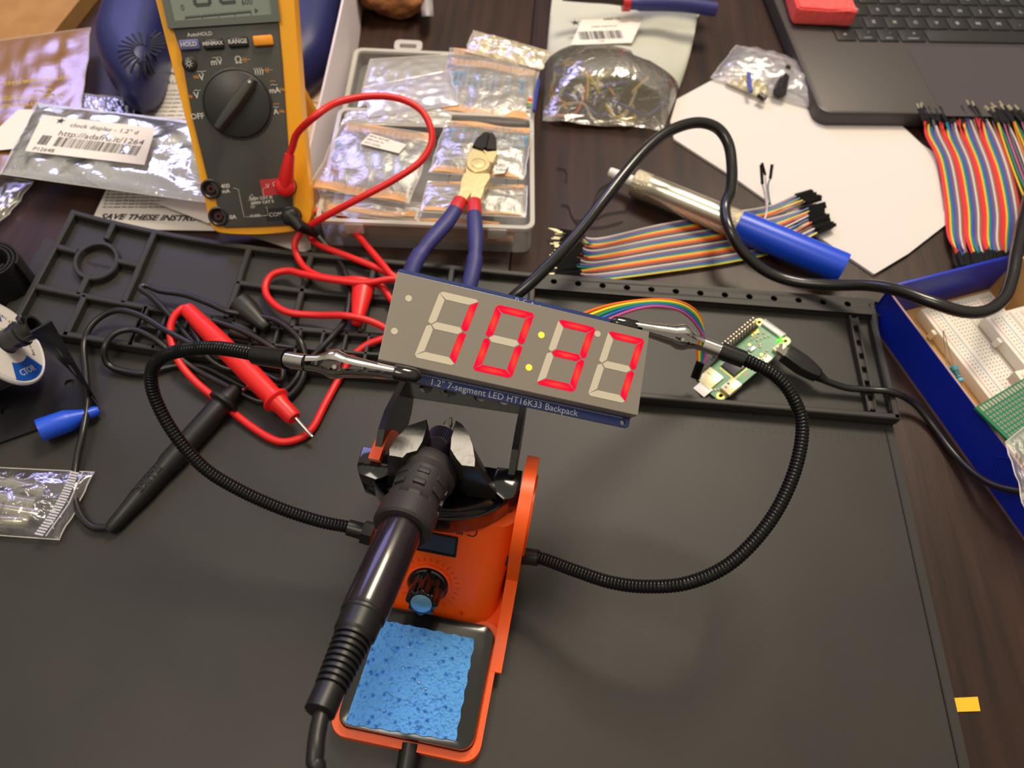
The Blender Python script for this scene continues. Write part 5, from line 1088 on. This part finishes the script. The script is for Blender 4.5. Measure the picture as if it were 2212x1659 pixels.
# ---- scraps on the table
paper('tape_scrap', 'tiny yellow tape scrap on the bare wood at the lower right', [(2053, 1508), (2112, 1505), (2118, 1536), (2058, 1538)], .0006, th=.0004, m=P('tape_yellow', (240, 190, 30), .6), cat='tape')
TH = P('thread_black', (18, 15, 14), .7)
for i, (p, lb) in enumerate(((([(1203, 363), (1218, 365), (1224, 374), (1222, 392)]), 'short curled black hair-thin offcut on the wood right of the resistor case'), (([(1212, 442), (1228, 446), (1236, 468), (1255, 488), (1300, 490), (1345, 478)]), 'long curly black thread on the wood left of the thick cord'), (([(1330, 388), (1296, 408), (1282, 440), (1276, 462)]), 'black thread bending away under the thick cord near the white nozzle'), (([(1240, 475), (1275, 476), (1310, 462), (1352, 456)]), 'thin black thread crossing under the thick black cord'))):
    b = MB(); b.tube(spline([at(x, y, .0012) for x, y in p], 8), .0004, n=5); obj('thread', b, TH, smooth=60, label=lb, category='thread', group='black threads on the table')
# ================================================================ leaflet
zl = .0016
def sheet4(name, label, pix, z, m, cat, th=.0006, bow=.0):
    Q = quad(pix, z); t = thing(name, label, cat, T(bil(Q, .5, .5)))
    b = MB(); b.sheet(lambda u, v: bil(Q, u, v) + Vector((0, 0, bow * math.sin(PI * u) + .0004)), 16, 8, th=th); obj('sheet', b, m, t, world=True, smooth=60); return t, Q
LF, QL = sheet4('instruction_leaflet', 'white printed leaflet under the multimeter reading SAVE THESE INSTRUCTIONS', [(358, 140), (600, 132), (470, 499), (190, 495)], zl, PAPER, 'leaflet')
b = MB()
def tln(px, py, ex, ey, txt, s, align='LEFT', sk=0.0, bold=0.0, z=.0022):
    o = at(px, py, z); e = at(ex, ey, z); d = (e - o).normalized(); F_ = frame(o, d, Vector((-d.y, d.x, 0)))
    sh_ = Matrix(((1, sk, 0, 0), (0, 1, 0, 0), (0, 0, 1, 0), (0, 0, 0, 1))); b.text(txt, s, 0, M=F_ @ sh_, align=align, bold=bold)
tln(218, 468, 410, 472, 'SAVE THESE INSTRUCTIONS', .0072, sk=.3, bold=.03)
tln(352, 160, 470, 158, 'IMPORTANT', .0050, sk=.2, bold=.02); tln(347, 179, 470, 177, 'CAUTION', .0060, sk=.2)
for k in range(10): tln(342 - 4.5 * k, 196 + 9 * k, 560, 192 + 9 * k, 'read all of the safety rules before you use the', .0026)
for k in range(6): tln(232 - 2 * k, 412 + 7 * k, 560, 412 + 7 * k, 'do not open the case or touch the hot parts of it', .0024)
obj('lettering', b, INK, LF, world=True, smooth=0)
paper('folded_page', 'white folded page corner lifting below the silver bag', [(332, 436), (420, 425), (470, 470), (450, 482)], .0065, th=.0004)
paper('paper_slip', 'white slip with a rounded corner poking out below the multimeter', [(540, 508), (620, 500), (668, 505), (672, 536), (655, 545), (640, 541)], .0030, th=.0012)
# ================================================================ white box behind the multimeter
wb0 = thing('white_box', 'open white box with cream inside and a tall thin side wall behind the multimeter', 'box', T(at(700, 300, 0)))
WB = P('white_board', (226, 214, 222), .6); CRM = P('cream_lining', (232, 212, 184), .7)
fl_ = [(430, -60), (770, -60), (745, 160), (690, 470), (672, 500), (560, 500)]
b = MB(); pz = [at(x, y, .003) for x, y in [(500, 134), (735, 133), (712, 300), (694, 440), (672, 500), (520, 470)]]; b.prism([(p.x, p.y) for p in pz], .0005, .003); obj('box_floor', b, CRM, wb0, world=True)
b = MB(); b.tube(spline([at(x, y, .0032) for x, y in [(560, 205), (640, 212), (690, 222), (735, 224)]], 5), .0012, n=6); obj('lining_seam', b, CRM, wb0, world=True)
b = MB(); b.tube(spline([at(x, y, .0032) for x, y in [(600, 296), (660, 300), (712, 306)]], 5), .0007, n=6); obj('lining_seam', b, CRM, wb0, world=True)
w0, w1, w2 = at(788, -40, 0), at(774, 100, 0), at(697, 440, 0); hh = .047
b = MB()
pts_ = spline([w0, w0.lerp(w1, .5), w1, w1.lerp(w2, .4), w2], 4); n_ = len(pts_); vs = []
for i, p in enumerate(pts_):
    h = hh * (1 - .25 * max(0, (i / n_ - .5) * 2)); vs += [p, p + Vector((-.004, 0, h)), p + Vector((-.0056, 0, h)), p + Vector((-.0016, 0, 0))]
b.add(vs, [(4 * i + j, 4 * i + (j + 1) % 4, 4 * i + 4 + (j + 1) % 4, 4 * i + 4 + j) for i in range(n_ - 1) for j in range(4)] + [(0, 1, 2, 3), tuple(4 * (n_ - 1) + j for j in (3, 2, 1, 0))])
obj('box_wall', b, WB, wb0, world=True)
# ================================================================ navy neck fan
NV = P('navy_shell', (30, 36, 92), .42); NVD = P('navy_dark', (14, 16, 40), .6)
nf = thing('neck_fan', 'glossy navy blue neck fan with round vent slots lying behind the multimeter', 'fan', T(at(275, 100, 0)))
def pod(pix, z0, lay, nm, lb=None):
    o_ = spline([at(x, y, z0) for x, y in pix], 5, closed=True); c = sum(o_, Vector()) / len(o_); n = len(o_); b = MB(); vs = []
    for s, z in lay: vs += [Vector((c.x + (p.x - c.x) * s, c.y + (p.y - c.y) * s, z)) for p in o_]
    b.add(vs, [(j * n + i, j * n + (i + 1) % n, (j + 1) * n + (i + 1) % n, (j + 1) * n + i) for j in range(len(lay) - 1) for i in range(n)] + [tuple(reversed(range(n))), tuple(range((len(lay) - 1) * n, len(lay) * n))])
    return obj(nm, b, NV, nf, world=True, smooth=70), c
podL, cL = pod([(214, 55), (248, -20), (330, -70), (366, 0), (352, 90), (335, 155), (305, 190), (270, 192), (232, 155), (210, 105)], .030, [(.80, .0035), (.93, .007), (1, .016), (1, .028), (.95, .036), (.84, .042), (.62, .046), (.30, .0475)], 'fan_pod')
b = MB(); fc = at(306, 100, .0475)
from mathutils.bvhtree import BVHTree
bvh_ = BVHTree.FromPolygons([v.co + nf.location for v in podL.data.vertices], [tuple(p.vertices) for p in podL.data.polygons])
def drop(p, up=.0):
    h = bvh_.ray_cast(Vector((p.x, p.y, .2)), Vector((0, 0, -1)))[0]; return (h if h else p) + Vector((0, 0, up))
for k in range(24):
    a = 2 * PI * k / 24; d = Vector((math.cos(a), math.sin(a) * 1.2, 0)); r0, r1 = .0062, .0170
    b.tube([drop(fc + d * (r0 + (r1 - r0) * q_ / 5)) for q_ in range(6)], .0009, n=6, sq=(1, .9))
b.lathe([(.0036, -.0012), (.0036, .0003), (.0001, .0005)], M=T(drop(fc)), n=24); obj('vent_slots', b, NVD, podL, world=True)
podR, cR = pod([(560, -60), (650, -90), (736, -60), (728, 20), (708, 110), (680, 150), (640, 180), (570, 190), (540, 60)], .026, [(.82, .0035), (.95, .007), (1, .016), (1, .026), (.94, .036), (.8, .041), (.5, .044)], 'fan_pod')
b = MB(); b.tube(spline([at(300, -40, .024), at(340, -200, .026), at(500, -300, .028), at(640, -220, .026), at(655, -40, .024)], 8), .014, n=18, sq=(1, .8)); obj('neck_band', b, NV, nf, world=True)
b = MB(); p_ = at(245, 8, .034); b.box(p_, (.008, .004, .003)); obj('charge_port', b, NVD, nf, world=True)
b = MB(); 
# ================================================================ cardboard, brown lump
pz = [at(x, y, .0135) for x, y in [(-90, -120), (262, -110), (170, 2), (60, 140), (-90, 260)]]
b = MB(); b.prism([(p.x, p.y) for p in pz], .0004, .0135); obj('cardboard_flap', b, P('cardboard_brown', (170, 126, 72), .8, c2=(160, 116, 64), nscale=60), label='plain brown cardboard slab in the upper left corner', category='cardboard')
BRW = P('rough_brown', (112, 66, 36), .85, c2=(176, 116, 66), nscale=70, bump=1.0, bscale=160)
lc = at(850, -25, .018); bm = bmesh.new(); bmesh.ops.create_icosphere(bm, subdivisions=5, radius=1)
for v in bm.verts:
    n_ = noise.noise(v.co * 1.6) * .22 + noise.noise(v.co * 5) * .08 + noise.noise(v.co * 14) * .035; v.co = v.co * (1 + n_); v.co = Vector((v.co.x * .033, v.co.y * .026, max(v.co.z, -.85) * .020))
b = MB(T(lc)); b.bm(bm); obj('brown_stone', b, BRW, smooth=80, label='rough brown stone-like lump at the top edge behind the resistor case', category='stone')
b = MB(); b.sheet(lambda u, v: at(905 + 26 * u + 6 * v, -40 + 74 * v, .012 + .006 * math.sin(u * PI) + .002 * math.sin(v * 9)), 8, 8, th=.0005); obj('plastic_wrap', b, P('wrap_grey', (170, 166, 168), .3), label='pale grey plastic scrap at the right end of the brown lump', category='plastic scrap')
# ================================================================ antistatic bags at the left
BRN = film('brown_antistatic', (152, 102, 34), clear=.22, rough=.25, bscale=28, bump=.5, gloss=.0, kf=.25)
Q = quad([(-60, 96), (196, 60), (176, 238), (-130, 480)], .0145)
t1_ = bag(Q, 'brownish translucent antistatic bag with yellow warning print at the left edge', m=BRN, seed=41, up=.003, crk=.0020, sticker=([(150, 238), (40, 236), (-60, 330), (62, 318)], [(.12, .50, .5, '#bars'), (.15, .8, .10, 'P3128'), (.12, .33, .1, 'sensor board'), (.5, .12, .92, '#bars')]))
b = MB(); YI = P('yellow_print', (204, 178, 44), .6)
def upside(px, py, ex, ey, txt, s, z=.0200):
    o = at(px, py, z); e = at(ex, ey, z); d = (e - o).normalized(); b.text(txt, s, 0, M=frame(o, d, Vector((-d.y, d.x, 0))), align='LEFT')
upside(150, 166, 50, 176, 'LOT 5951600R76555', .0052); upside(112, 182, 60, 188, 'Dry pack', .0038); upside(112, 193, 60, 199, 'bag 8x10', .0036)
upside(118, 208, 26, 214, 'STATIC SENSITIVE DEVICES', .0034); upside(84, 222, 40, 226, 'ATTENTION', .0050); upside(110, 203, 24, 208, 'HANDLE ONLY AT SAFE STATION', .0026)
for px in (112, 133): b.tube([at(px - 6, 205, .020), at(px, 218, .020), at(px + 6, 204, .020)], .00035, n=5, closed=True)
obj('warning_print', b, YI, t1_, world=True, smooth=0)
VB = film('violet_crinkle', (150, 150, 214), clear=.25, rough=.18, bscale=260, bump=.9, gloss=.2, stretch=(1, .3, 1))
bag(quad([(178, 202), (232, 210), (222, 243), (176, 246)], .012), 'small violet crinkled bag corner between the brown and silver bags', m=VB, seed=43, up=.002)
bag(quad([(215, 205), (288, 215), (292, 262), (225, 250)], .004), 'dim bluish film scrap lying below the navy fan', m=film('dim_film', (70, 74, 130), clear=.6, rough=.2, bscale=80, bump=.5, gloss=.05), seed=44, up=.001)
bag(quad([(-60, 372), (72, 392), (20, 462), (-60, 520)], .004), 'grey translucent bag corner at the left edge below the silver bag', m=film('grey_film', (150, 148, 142), clear=.55, rough=.2, bscale=40, bump=.5, gloss=.06), seed=45, up=.004)
SIL = film('silver_antistatic', (176, 182, 196), clear=.22, rough=.16, bscale=45, bump=.6, gloss=.22, dist=.0028, kf=.6)
Qs = quad([(80, 226), (432, 268), (446, 438), (0, 376)], .020)
t2_ = bag(Qs, 'shiny silver antistatic bag with a white barcode label left of the multimeter', m=SIL, seed=47, up=.007, crk=.0034, nu=48, nv=30, sticker=([(92, 248), (336, 276), (312, 356), (54, 326)], [(.22, .80, .155, 'clock display - 1.2" d'), (.17, .55, .20, 'http://adafru.it/1264'), (.055, .33, .14, '#bars'), (.19, .33, .90, '#bars'), (.05, .08, .13, 'P1264B'), (.12, .88, .09, '#star')]))
b = MB(); b.sheet(lambda u, v: quad([(80, 222), (420, 262), (418, 275), (90, 245)], .021)[0].lerp(at(420, 262, .021), u).lerp(at(90 + 328 * u, 243 + 30 * u, .021), v), 20, 2, th=.0004); obj('zip_strip', b, film('strip_pale', (200, 204, 206), clear=.35, rough=.2, gloss=.1), t2_, world=True)
# ================================================================ grey poly bag with wires
GB = P('poly_bag_grey', (204, 204, 192), .35, sss=.05, bump=.15, bscale=40)
Qg = quad([(1196, -30), (1508, 22), (1432, 282), (1172, 262)], .006)
gb = thing('poly_bag', 'large pale grey plastic bag with barcode sticker and see-through bottom full of wires', 'plastic bag', T(bil(Qg, .5, .5)))
def gf(u, v):
    e = 1 + .07 * math.sin(v * PI) * (1 if u > .5 else .3); p = bil(Qg, .5 + (u - .5) * e, v)
    return p + Vector((0, 0, .022 * math.exp(-((v - .25) / .25) ** 2) * math.sin(PI * u) ** .6 * min(1, v * 6 + .05) + .010 * math.sin(PI * u) * v + .0020 * noise.noise(Vector((u * 5, v * 4, 1.5)))))
vb = lambda u: .40 + .06 * math.sin(u * 7) + (.05 if .3 < u < .62 else 0) - .12 * max(0, u - .75) * 4
b = MB(); b.sheet(lambda u, v: gf(u, vb(u) + (1 - vb(u)) * v), 40, 30, th=.0004); obj('printed_panel', b, GB, gb, world=True, smooth=80)
b = MB(); b.sheet(lambda u, v: gf(u, vb(u) * v) + Vector((0, 0, .0005)), 40, 20); obj('clear_window', b, film('smoky_film', (150, 140, 120), clear=.72, rough=.15, bscale=90, bump=.9, gloss=.05), gb, world=True, smooth=80)
b = MB(); tri = [at(1470, 30, .010), at(1516, 26, .004), at(1462, 92, .003), at(1468, 60, .008)]; b.add(tri + [p - Vector((0, 0, .0006)) for p in tri], [(0, 1, 2, 3), (7, 6, 5, 4), (0, 4, 5, 1), (1, 5, 6, 2), (2, 6, 7, 3), (3, 7, 4, 0)]); obj('folded_corner', b, GB, gb, world=True)
zs = .0235; S4 = [at(1258, 40, zs), at(1390, 36, zs), at(1365, 92, zs), at(1233, 97, zs)]
b = MB(); b.add(S4 + [p - Vector((0, 0, .0003)) for p in S4], [(3, 2, 1, 0), (4, 5, 6, 7), (0, 1, 5, 4), (1, 2, 6, 5), (2, 3, 7, 6), (3, 0, 4, 7)])
ex = S4[1] - S4[0]; F_ = frame(S4[3], S4[2] - S4[3], S4[0] - S4[3]); Wd, Hd = ex.length, (S4[0] - S4[3]).length
xx = .18 * Wd; r_ = random.Random(9)
while xx < .86 * Wd: w_ = r_.choice((.4, .8, 1.1)) * .001 * .8; b.box((xx, .30 * Hd, .0002), (w_, .28 * Hd, .0001), 1, M=F_); xx += w_ + r_.choice((.4, .8)) * .001
b.text('adafruit', .0048, 1, M=F_ @ T(.78 * Wd, .86 * Hd, .0002)); b.text('jumper wires 20 x 6"', .0026, 1, M=F_ @ T(.62 * Wd, .6 * Hd, .0002)); b.text('P1957', .002, 1, M=F_ @ T(.5 * Wd, .08 * Hd, .0002))
b.plate([[(.17 * Wd + .0042 * (1 if k % 2 == 0 else .4) * math.cos(PI / 2 + k * PI / 5), .76 * Hd + .0042 * (1 if k % 2 == 0 else .4) * math.sin(PI / 2 + k * PI / 5)) for k in range(10)]], .0001, .0003, 1, M=F_)
obj('sticker', b, [P('sticker_white', (232, 226, 218), .6), INK], gb, world=True, smooth=0)
r_ = random.Random(12); cols = [(222, 190, 60), (222, 190, 60), (60, 80, 180), (60, 140, 120), (34, 32, 36), (34, 32, 36), (210, 70, 60), (34, 32, 36), (190, 180, 150), (70, 70, 90), (222, 190, 60), (90, 150, 140), (34, 32, 36), (40, 60, 160), (210, 130, 60), (34, 32, 36), (190, 180, 150), (34, 32, 36)]
names = {(222, 190, 60): 'yellow', (60, 80, 180): 'blue', (60, 140, 120): 'green', (34, 32, 36): 'black', (210, 70, 60): 'red', (190, 180, 150): 'cream', (70, 70, 90): 'grey', (90, 150, 140): 'pale green', (40, 60, 160): 'dark blue', (210, 130, 60): 'orange'}
for i, c in enumerate(cols + [(190, 180, 150), (222, 190, 60), (190, 180, 150), (60, 140, 120), (34, 32, 36), (222, 190, 60), (40, 60, 160), (190, 180, 150), (34, 32, 36), (60, 80, 180)]):
    pts_ = []
    u, v = r_.uniform(.08, .9), r_.uniform(.05, .32); a = r_.uniform(0, 6.28)
    for k in range(7):
        z = .25 + .65 * r_.random(); g = gf(min(.93, max(.07, u)), min(.38, max(.04, v))); base = bil(Qg, min(.93, max(.07, u)), min(.38, max(.04, v))).z; pts_.append(Vector((g.x, g.y, .003 + (g.z - .005) * z)))
        a += r_.uniform(-1.3, 1.3); u += .16 * math.cos(a); v += .10 * math.sin(a)
        if u < .1 or u > .9: a = PI - a
        if v < .06 or v > .36: a = -a
    b = MB(); b.tube(spline(pts_, 7), .0014 if c != (34, 32, 36) else .0022, n=7)
    obj('jumper_wire', b, wcol(c), smooth=80, label=names[c] + ' wire tangled inside the see-through bottom of the grey bag', category='wire', group=names[c] + ' wires tangled in the grey bag')
# pliers resting on the bag
pl = thing('pliers', 'pliers with dark blue handles and a red collar cut off by the top edge', 'pliers', T(at(1450, 10, .03)))
b = MB(); b.tube(spline([at(1357, 8, .034), at(1400, 8, .034), at(1470, 10, .032), at(1545, 20, .028)], 6), lambda i, m: .0058 if i > 3 else .0048, n=16); obj('handle', b, NAVY, pl, world=True, smooth=60)
b = MB(); b.tube(spline([at(1357, -14, .034), at(1400, -26, .034), at(1470, -34, .032), at(1548, -20, .028)], 6), .0055, n=16); obj('handle', b, NAVY, pl, world=True, smooth=60)
for y in (8, -14):
    b = MB(); b.tube([at(1345, y, .034), at(1352, y, .034), at(1360, y, .034)], .0060, n=16); obj('collar', b, RG, pl, world=True, label='red collar')
b = MB(); b.tube(spline([at(1346, -2, .034), at(1310, -4, .035), at(1270, -4, .036), at(1215, -6, .036)], 5), lambda i, m: .0075 - .004 * i / m, n=14, sq=(1, .6)); obj('jaws', b, P('jaw_steel', (70, 64, 58), .35, .8), pl, world=True, smooth=60)
# ================================================================ small bag beside the laptop
Qc = quad([(1590, 98), (1742, 140), (1775, 238), (1535, 168)], .0045)
bag(Qc, 'small clear bag of black plugs and crumpled film between envelope and laptop', m=film('small_clear', (206, 204, 216), clear=.55, rough=.2, bscale=90, bump=.7, gloss=.05), seed=51, up=.012, crk=.003)
CRT = film('crumpled_tan', (214, 200, 150), clear=.2, rough=.25, bscale=240, bump=.9, gloss=.05)
bag(quad([(1575, 142), (1665, 160), (1655, 215), (1572, 180)], .006), 'crumpled tan inner bag inside the small clear bag', m=CRT, seed=53, up=.005, crk=.004)
for (a_, c_, r, lb, m) in (((1684, 200, .010), (1698, 150, .012), .0055, 'black plug body inside the small clear bag', BLACK), ((1700, 172, .011), (1703, 148, .012), .0015, 'left prong beside the black plug in the small bag', BLACK), ((1708, 178, .011), (1714, 160, .012), .0015, 'right prong beside the black plug in the small bag', BLACK), ((1617, 160, .012), (1622, 198, .011), .002, 'blue strip inside the small clear bag', P('strip_blue', (80, 90, 170), .4)), ((1640, 205, .009), (1652, 214, .009), .003, 'black nub at the lower edge of the small clear bag', BLACK)):
    b = MB(); b.cyl(at(*a_), at(*c_), r, r * .85, n=8); obj('bag_part', b, m, label=lb, category='plug part', group='parts inside the small clear bag')
# ================================================================ hook and loop roll
VL = P('velcro_black', (18, 15, 18), .8, bump=.5, bscale=800)
b = MB(); c = at(12, 622, 0)
for (r, z0_, z1_, dx) in ((.0175, .001, .028, 0), (.0162, .001, .028, 0)): pass
def spiral(k, m): 
    a = k * .25; r = .0185 - .00035 * a; return Vector((c.x + r * math.cos(a) * 1.1, c.y + r * math.sin(a) * .9, 0))
N_ = 76; A_ = [spiral(k, N_) for k in range(N_)]; vs = []
for i, p in enumerate(A_):
    d = (p - c); d.z = 0; d.normalize(); vs += [p + Vector((0, 0, .001)), p + d * .0004 + Vector((0, 0, .026)), p - d * .0009 + Vector((0, 0, .026)), p - d * .0013 + Vector((0, 0, .001))]
b.add(vs, [(4 * i + j, 4 * i + (j + 1) % 4, 4 * i + 4 + (j + 1) % 4, 4 * i + 4 + j) for i in range(N_ - 1) for j in range(4)] + [(3, 2, 1, 0), tuple(4 * (N_ - 1) + j for j in range(4))])
obj('strap_roll', b, VL, smooth=60, label='rolled black strap standing on the wood at the left edge', category='strap')
# ================================================================ solder spool and stand
SB = P('stand_black', (40, 38, 44), .38, .3, bump=.05, bscale=900)
ss = thing('spool_stand', 'black metal solder spool stand with slotted upright at the left edge', 'spool stand', T(at(60, 860, .003)))
b = MB(); O1 = [at(x, y, .0045) for x, y in [(-140, 780), (60, 745), (165, 812), (213, 880), (-140, 1005)]]; hs = []
for (x, y) in ((150, 828), (13, 887)): h = at(x, y, .0045); hs.append(circle(h.x, h.y, .0028, 18))
b.plate([[(p.x, p.y) for p in O1]] + hs, .0028, .0046); obj('base_plate', b, SB, ss, world=True)
SC = at(6, 742, .038); ax_ = (at(97, 700, .047) - at(12, 746, .038)).normalized()
Ce = SC + ax_ * .022
p1_, p2_ = at(160, 806, .0046), at(212, 876, .0046); px_ = (p2_ - p1_); Lw = px_.length
topc = Ce + Vector((0, 0, .004)); FU = frame(p1_, px_, topc - (p1_ + p2_) * .5)
UQ = [at(64, 716, .058), at(110, 690, .060), at(213, 872, .0046), at(163, 812, .0046)]
b = MB(); nu_, nv_ = 7, 30; g_ = [bil(UQ, i / nu_, j / nv_) for j in range(nv_ + 1) for i in range(nu_ + 1)]; nn = (UQ[1] - UQ[0]).cross(UQ[0] - UQ[3]).normalized() * .0012
fs_ = [(j * 8 + i, j * 8 + i + 1, j * 8 + 9 + i, j * 8 + 8 + i) for j in range(nv_) for i in range(nu_) if not (i in (3,) or False) or not (8 <= j <= 12 or 17 <= j <= 21)]
b.add(g_ + [p + nn for p in g_], fs_ + [tuple(k + len(g_) for k in reversed(f)) for f in fs_])
cnt = {}
for f in fs_:
    for k in range(4): e_2 = (f[k], f[(k + 1) % 4]); cnt[e_2] = cnt.get(e_2, 0) + 1
rimf = [(e_2[1], e_2[0], e_2[0] + len(g_), e_2[1] + len(g_)) for e_2 in cnt if (e_2[1], e_2[0]) not in cnt]
b.f += rimf; b.m += [0] * len(rimf); obj('upright', b, SB, ss, world=True, smooth=30)
b = MB(); b.lathe([(.0065, -.030), (.0065, .010), (.0072, .0105), (.0072, .0125), (.0062, .013), (.0062, .020), (.0068, .021), (.0052, .021), (.0050, .004)], M=aim(SC, SC + ax_), n=32, cap=False); b.lathe([(.0050, .005), (.0001, .005)], M=aim(SC, SC + ax_), n=24, cap=False)
b.box((0, 0, 0), (.003, .003, .006), M=aim(SC + ax_ * .017 + Vector((0, 0, .008)), SC + ax_ * .017 + Vector((0, 0, .02))), bev=.0006); obj('axle', b, P('axle_black', (30, 30, 32), .25, coat=.3), ss, world=True, smooth=30)
sp = thing('solder_spool', 'white solder spool with blue and white printed label on a black axle', 'solder spool', aim(SC, SC + ax_))
b = MB(); b.lathe([(.0070, .0), (.0245, .0), (.0260, .0006), (.0260, .0018), (.0250, .0026), (.0240, .0020), (.0070, .0020), (.0070, .0)], n=64, cap=False); obj('flange', b, P('spool_white', (226, 226, 228), .35), sp)
b = MB(); b.lathe([(.0070, -.030), (.0260, -.030), (.0260, -.032), (.0070, -.032), (.0070, -.030)], n=64, cap=False); obj('flange', b, MAT['spool_white'], sp)
b = MB(); b.lathe([(.0236, .00205), (.0236, .0022), (.0085, .0022), (.0085, .00205)], n=64, cap=False); obj('paper_label', b, P('label_white', (226, 222, 216), .5), sp)
for a0, a1 in ((-2.9, -1.75), (.2, 1.2)):
    b = MB(); b.lathe([(.0238, .00225), (.0238, .00235), (.0130, .00235), (.0130, .00225)], n=24, a0=a0, a1=a1, cap=False); obj('label_block', b, P('label_blue', (16, 86, 190), .45), sp, label='blue printed block')
b = MB(); b.text('CTOR', .0050, 0, M=rotz(-2.35 - PI / 2 + PI) @ T(0, -.0185, .0024) @ rotz(0)); obj('blue_block_print', b, MW, sp, smooth=0)
b = MB()
for k, (tx_, a) in enumerate((('Sn 60 Pb 40', -.6), ('flux core .031', -1.1), ('NET WT 1/4 lb', -.2), ('Lot 0421', 1.7), ('LEAD', 2.3))): b.text(tx_, .0028, 0, M=rotz(a) @ T(.0165, 0, .0023) @ rotz(PI / 2))
obj('label_print', b, INK, sp, smooth=0)
b = MB(); pr = []
for k in range(34): z = -.0295 + .00086 * k; pr += [(.0205, z), (.0212, z + .00022), (.0212, z + .00045), (.0205, z + .0008)]
b.lathe(pr, n=48, cap=False); obj('solder_wire', b, P('solder_tin', (120, 116, 118), .3, .9), sp, smooth=60)
# ================================================================ blue nozzle cap
n0, n1 = at(84, 930, .0130), at(214, 886, .0075); b = MB(); A = aim(n0, n1); L = (n1 - n0).length
b.lathe([(.0044, .0005), (.0062, 0), (.0064, .001), (.0064, L * .45), (.0058, L * .52), (.0034, L * .74), (.0030, L * .94), (.0022, L)], M=A, n=32)
obj('nozzle_cap', b, P('cap_blue', (30, 84, 226), .38), smooth=40, label='bright blue tapered plastic cap lying against the spool stand base', category='cap')
# ================================================================ zip bag with tubes
TB = P('tube_metal', (196, 190, 170), .22, .85)
for (a_, c_, lb) in (((-60, 1022), (102, 1064), 'uppermost metal tube in the small zip bag'), ((-60, 1064), (80, 1090), 'metal tube with a pale end cap, second from the top in the zip bag'), ((-60, 1088), (90, 1112), 'hollow open-ended tube in the zip bag'), ((-60, 1124), (62, 1128), 'lowest metal tube with a rounded shiny end in the zip bag')):
    p, q_ = at(a_[0], a_[1], .0080), at(c_[0], c_[1], .0075); b = MB(); A = aim(p, q_); L = (q_ - p).length
    if 'hollow' in lb: b.lathe([(.0030, 0), (.0032, L - .0005), (.0030, L), (.0022, L), (.0022, L - .015), (.0001, L - .015)], M=A, n=24)
    elif 'rounded' in lb: b.lathe([(.0034, 0), (.0034, L - .003), (.0030, L - .001), (.0018, L + .0006), (.0001, L + .001)], M=A, n=24)
    else: b.lathe([(.0034, 0), (.0034, L - .004), (.0036, L - .0038), (.0036, L), (.0001, L)], M=A, n=24)
    obj('metal_tube', b, TB, smooth=40, label=lb, category='tube', group='metal tubes in the zip bag')
Qz = quad([(-90, 1006), (204, 1020), (128, 1166), (-90, 1150)], .0055)
zb = bag(Qz, 'clear zip bag of metal tubes on the mat at the left edge', m=film('zip_film', (190, 190, 200), clear=.85, rough=.10, bscale=120, bump=.7, gloss=.07), seed=61, up=.008, crk=.0022, nu=40, nv=24)
b = MB()
za, zc_ = at(166, 1022, .0085), at(86, 1160, .0085)
for k in range(24): p = za.lerp(zc_, (k + .5) / 24) + Vector((.002 * math.sin(k * PI / 24), 0, .002)); d = (zc_ - za).normalized(); b.box((0, 0, 0), (.0046, .0010, .0005), M=frame(p, Vector((-d.y, d.x, 0)), d))
b.tube([za + Vector((.004, 0, .002)), za.lerp(zc_, .5) + Vector((.0062, 0, .002)), zc_ + Vector((.004, 0, .002))], .0004, n=6)
obj('zip_strip', b, P('zip_clear', (206, 204, 214), .2, alpha=.75), zb, world=True)
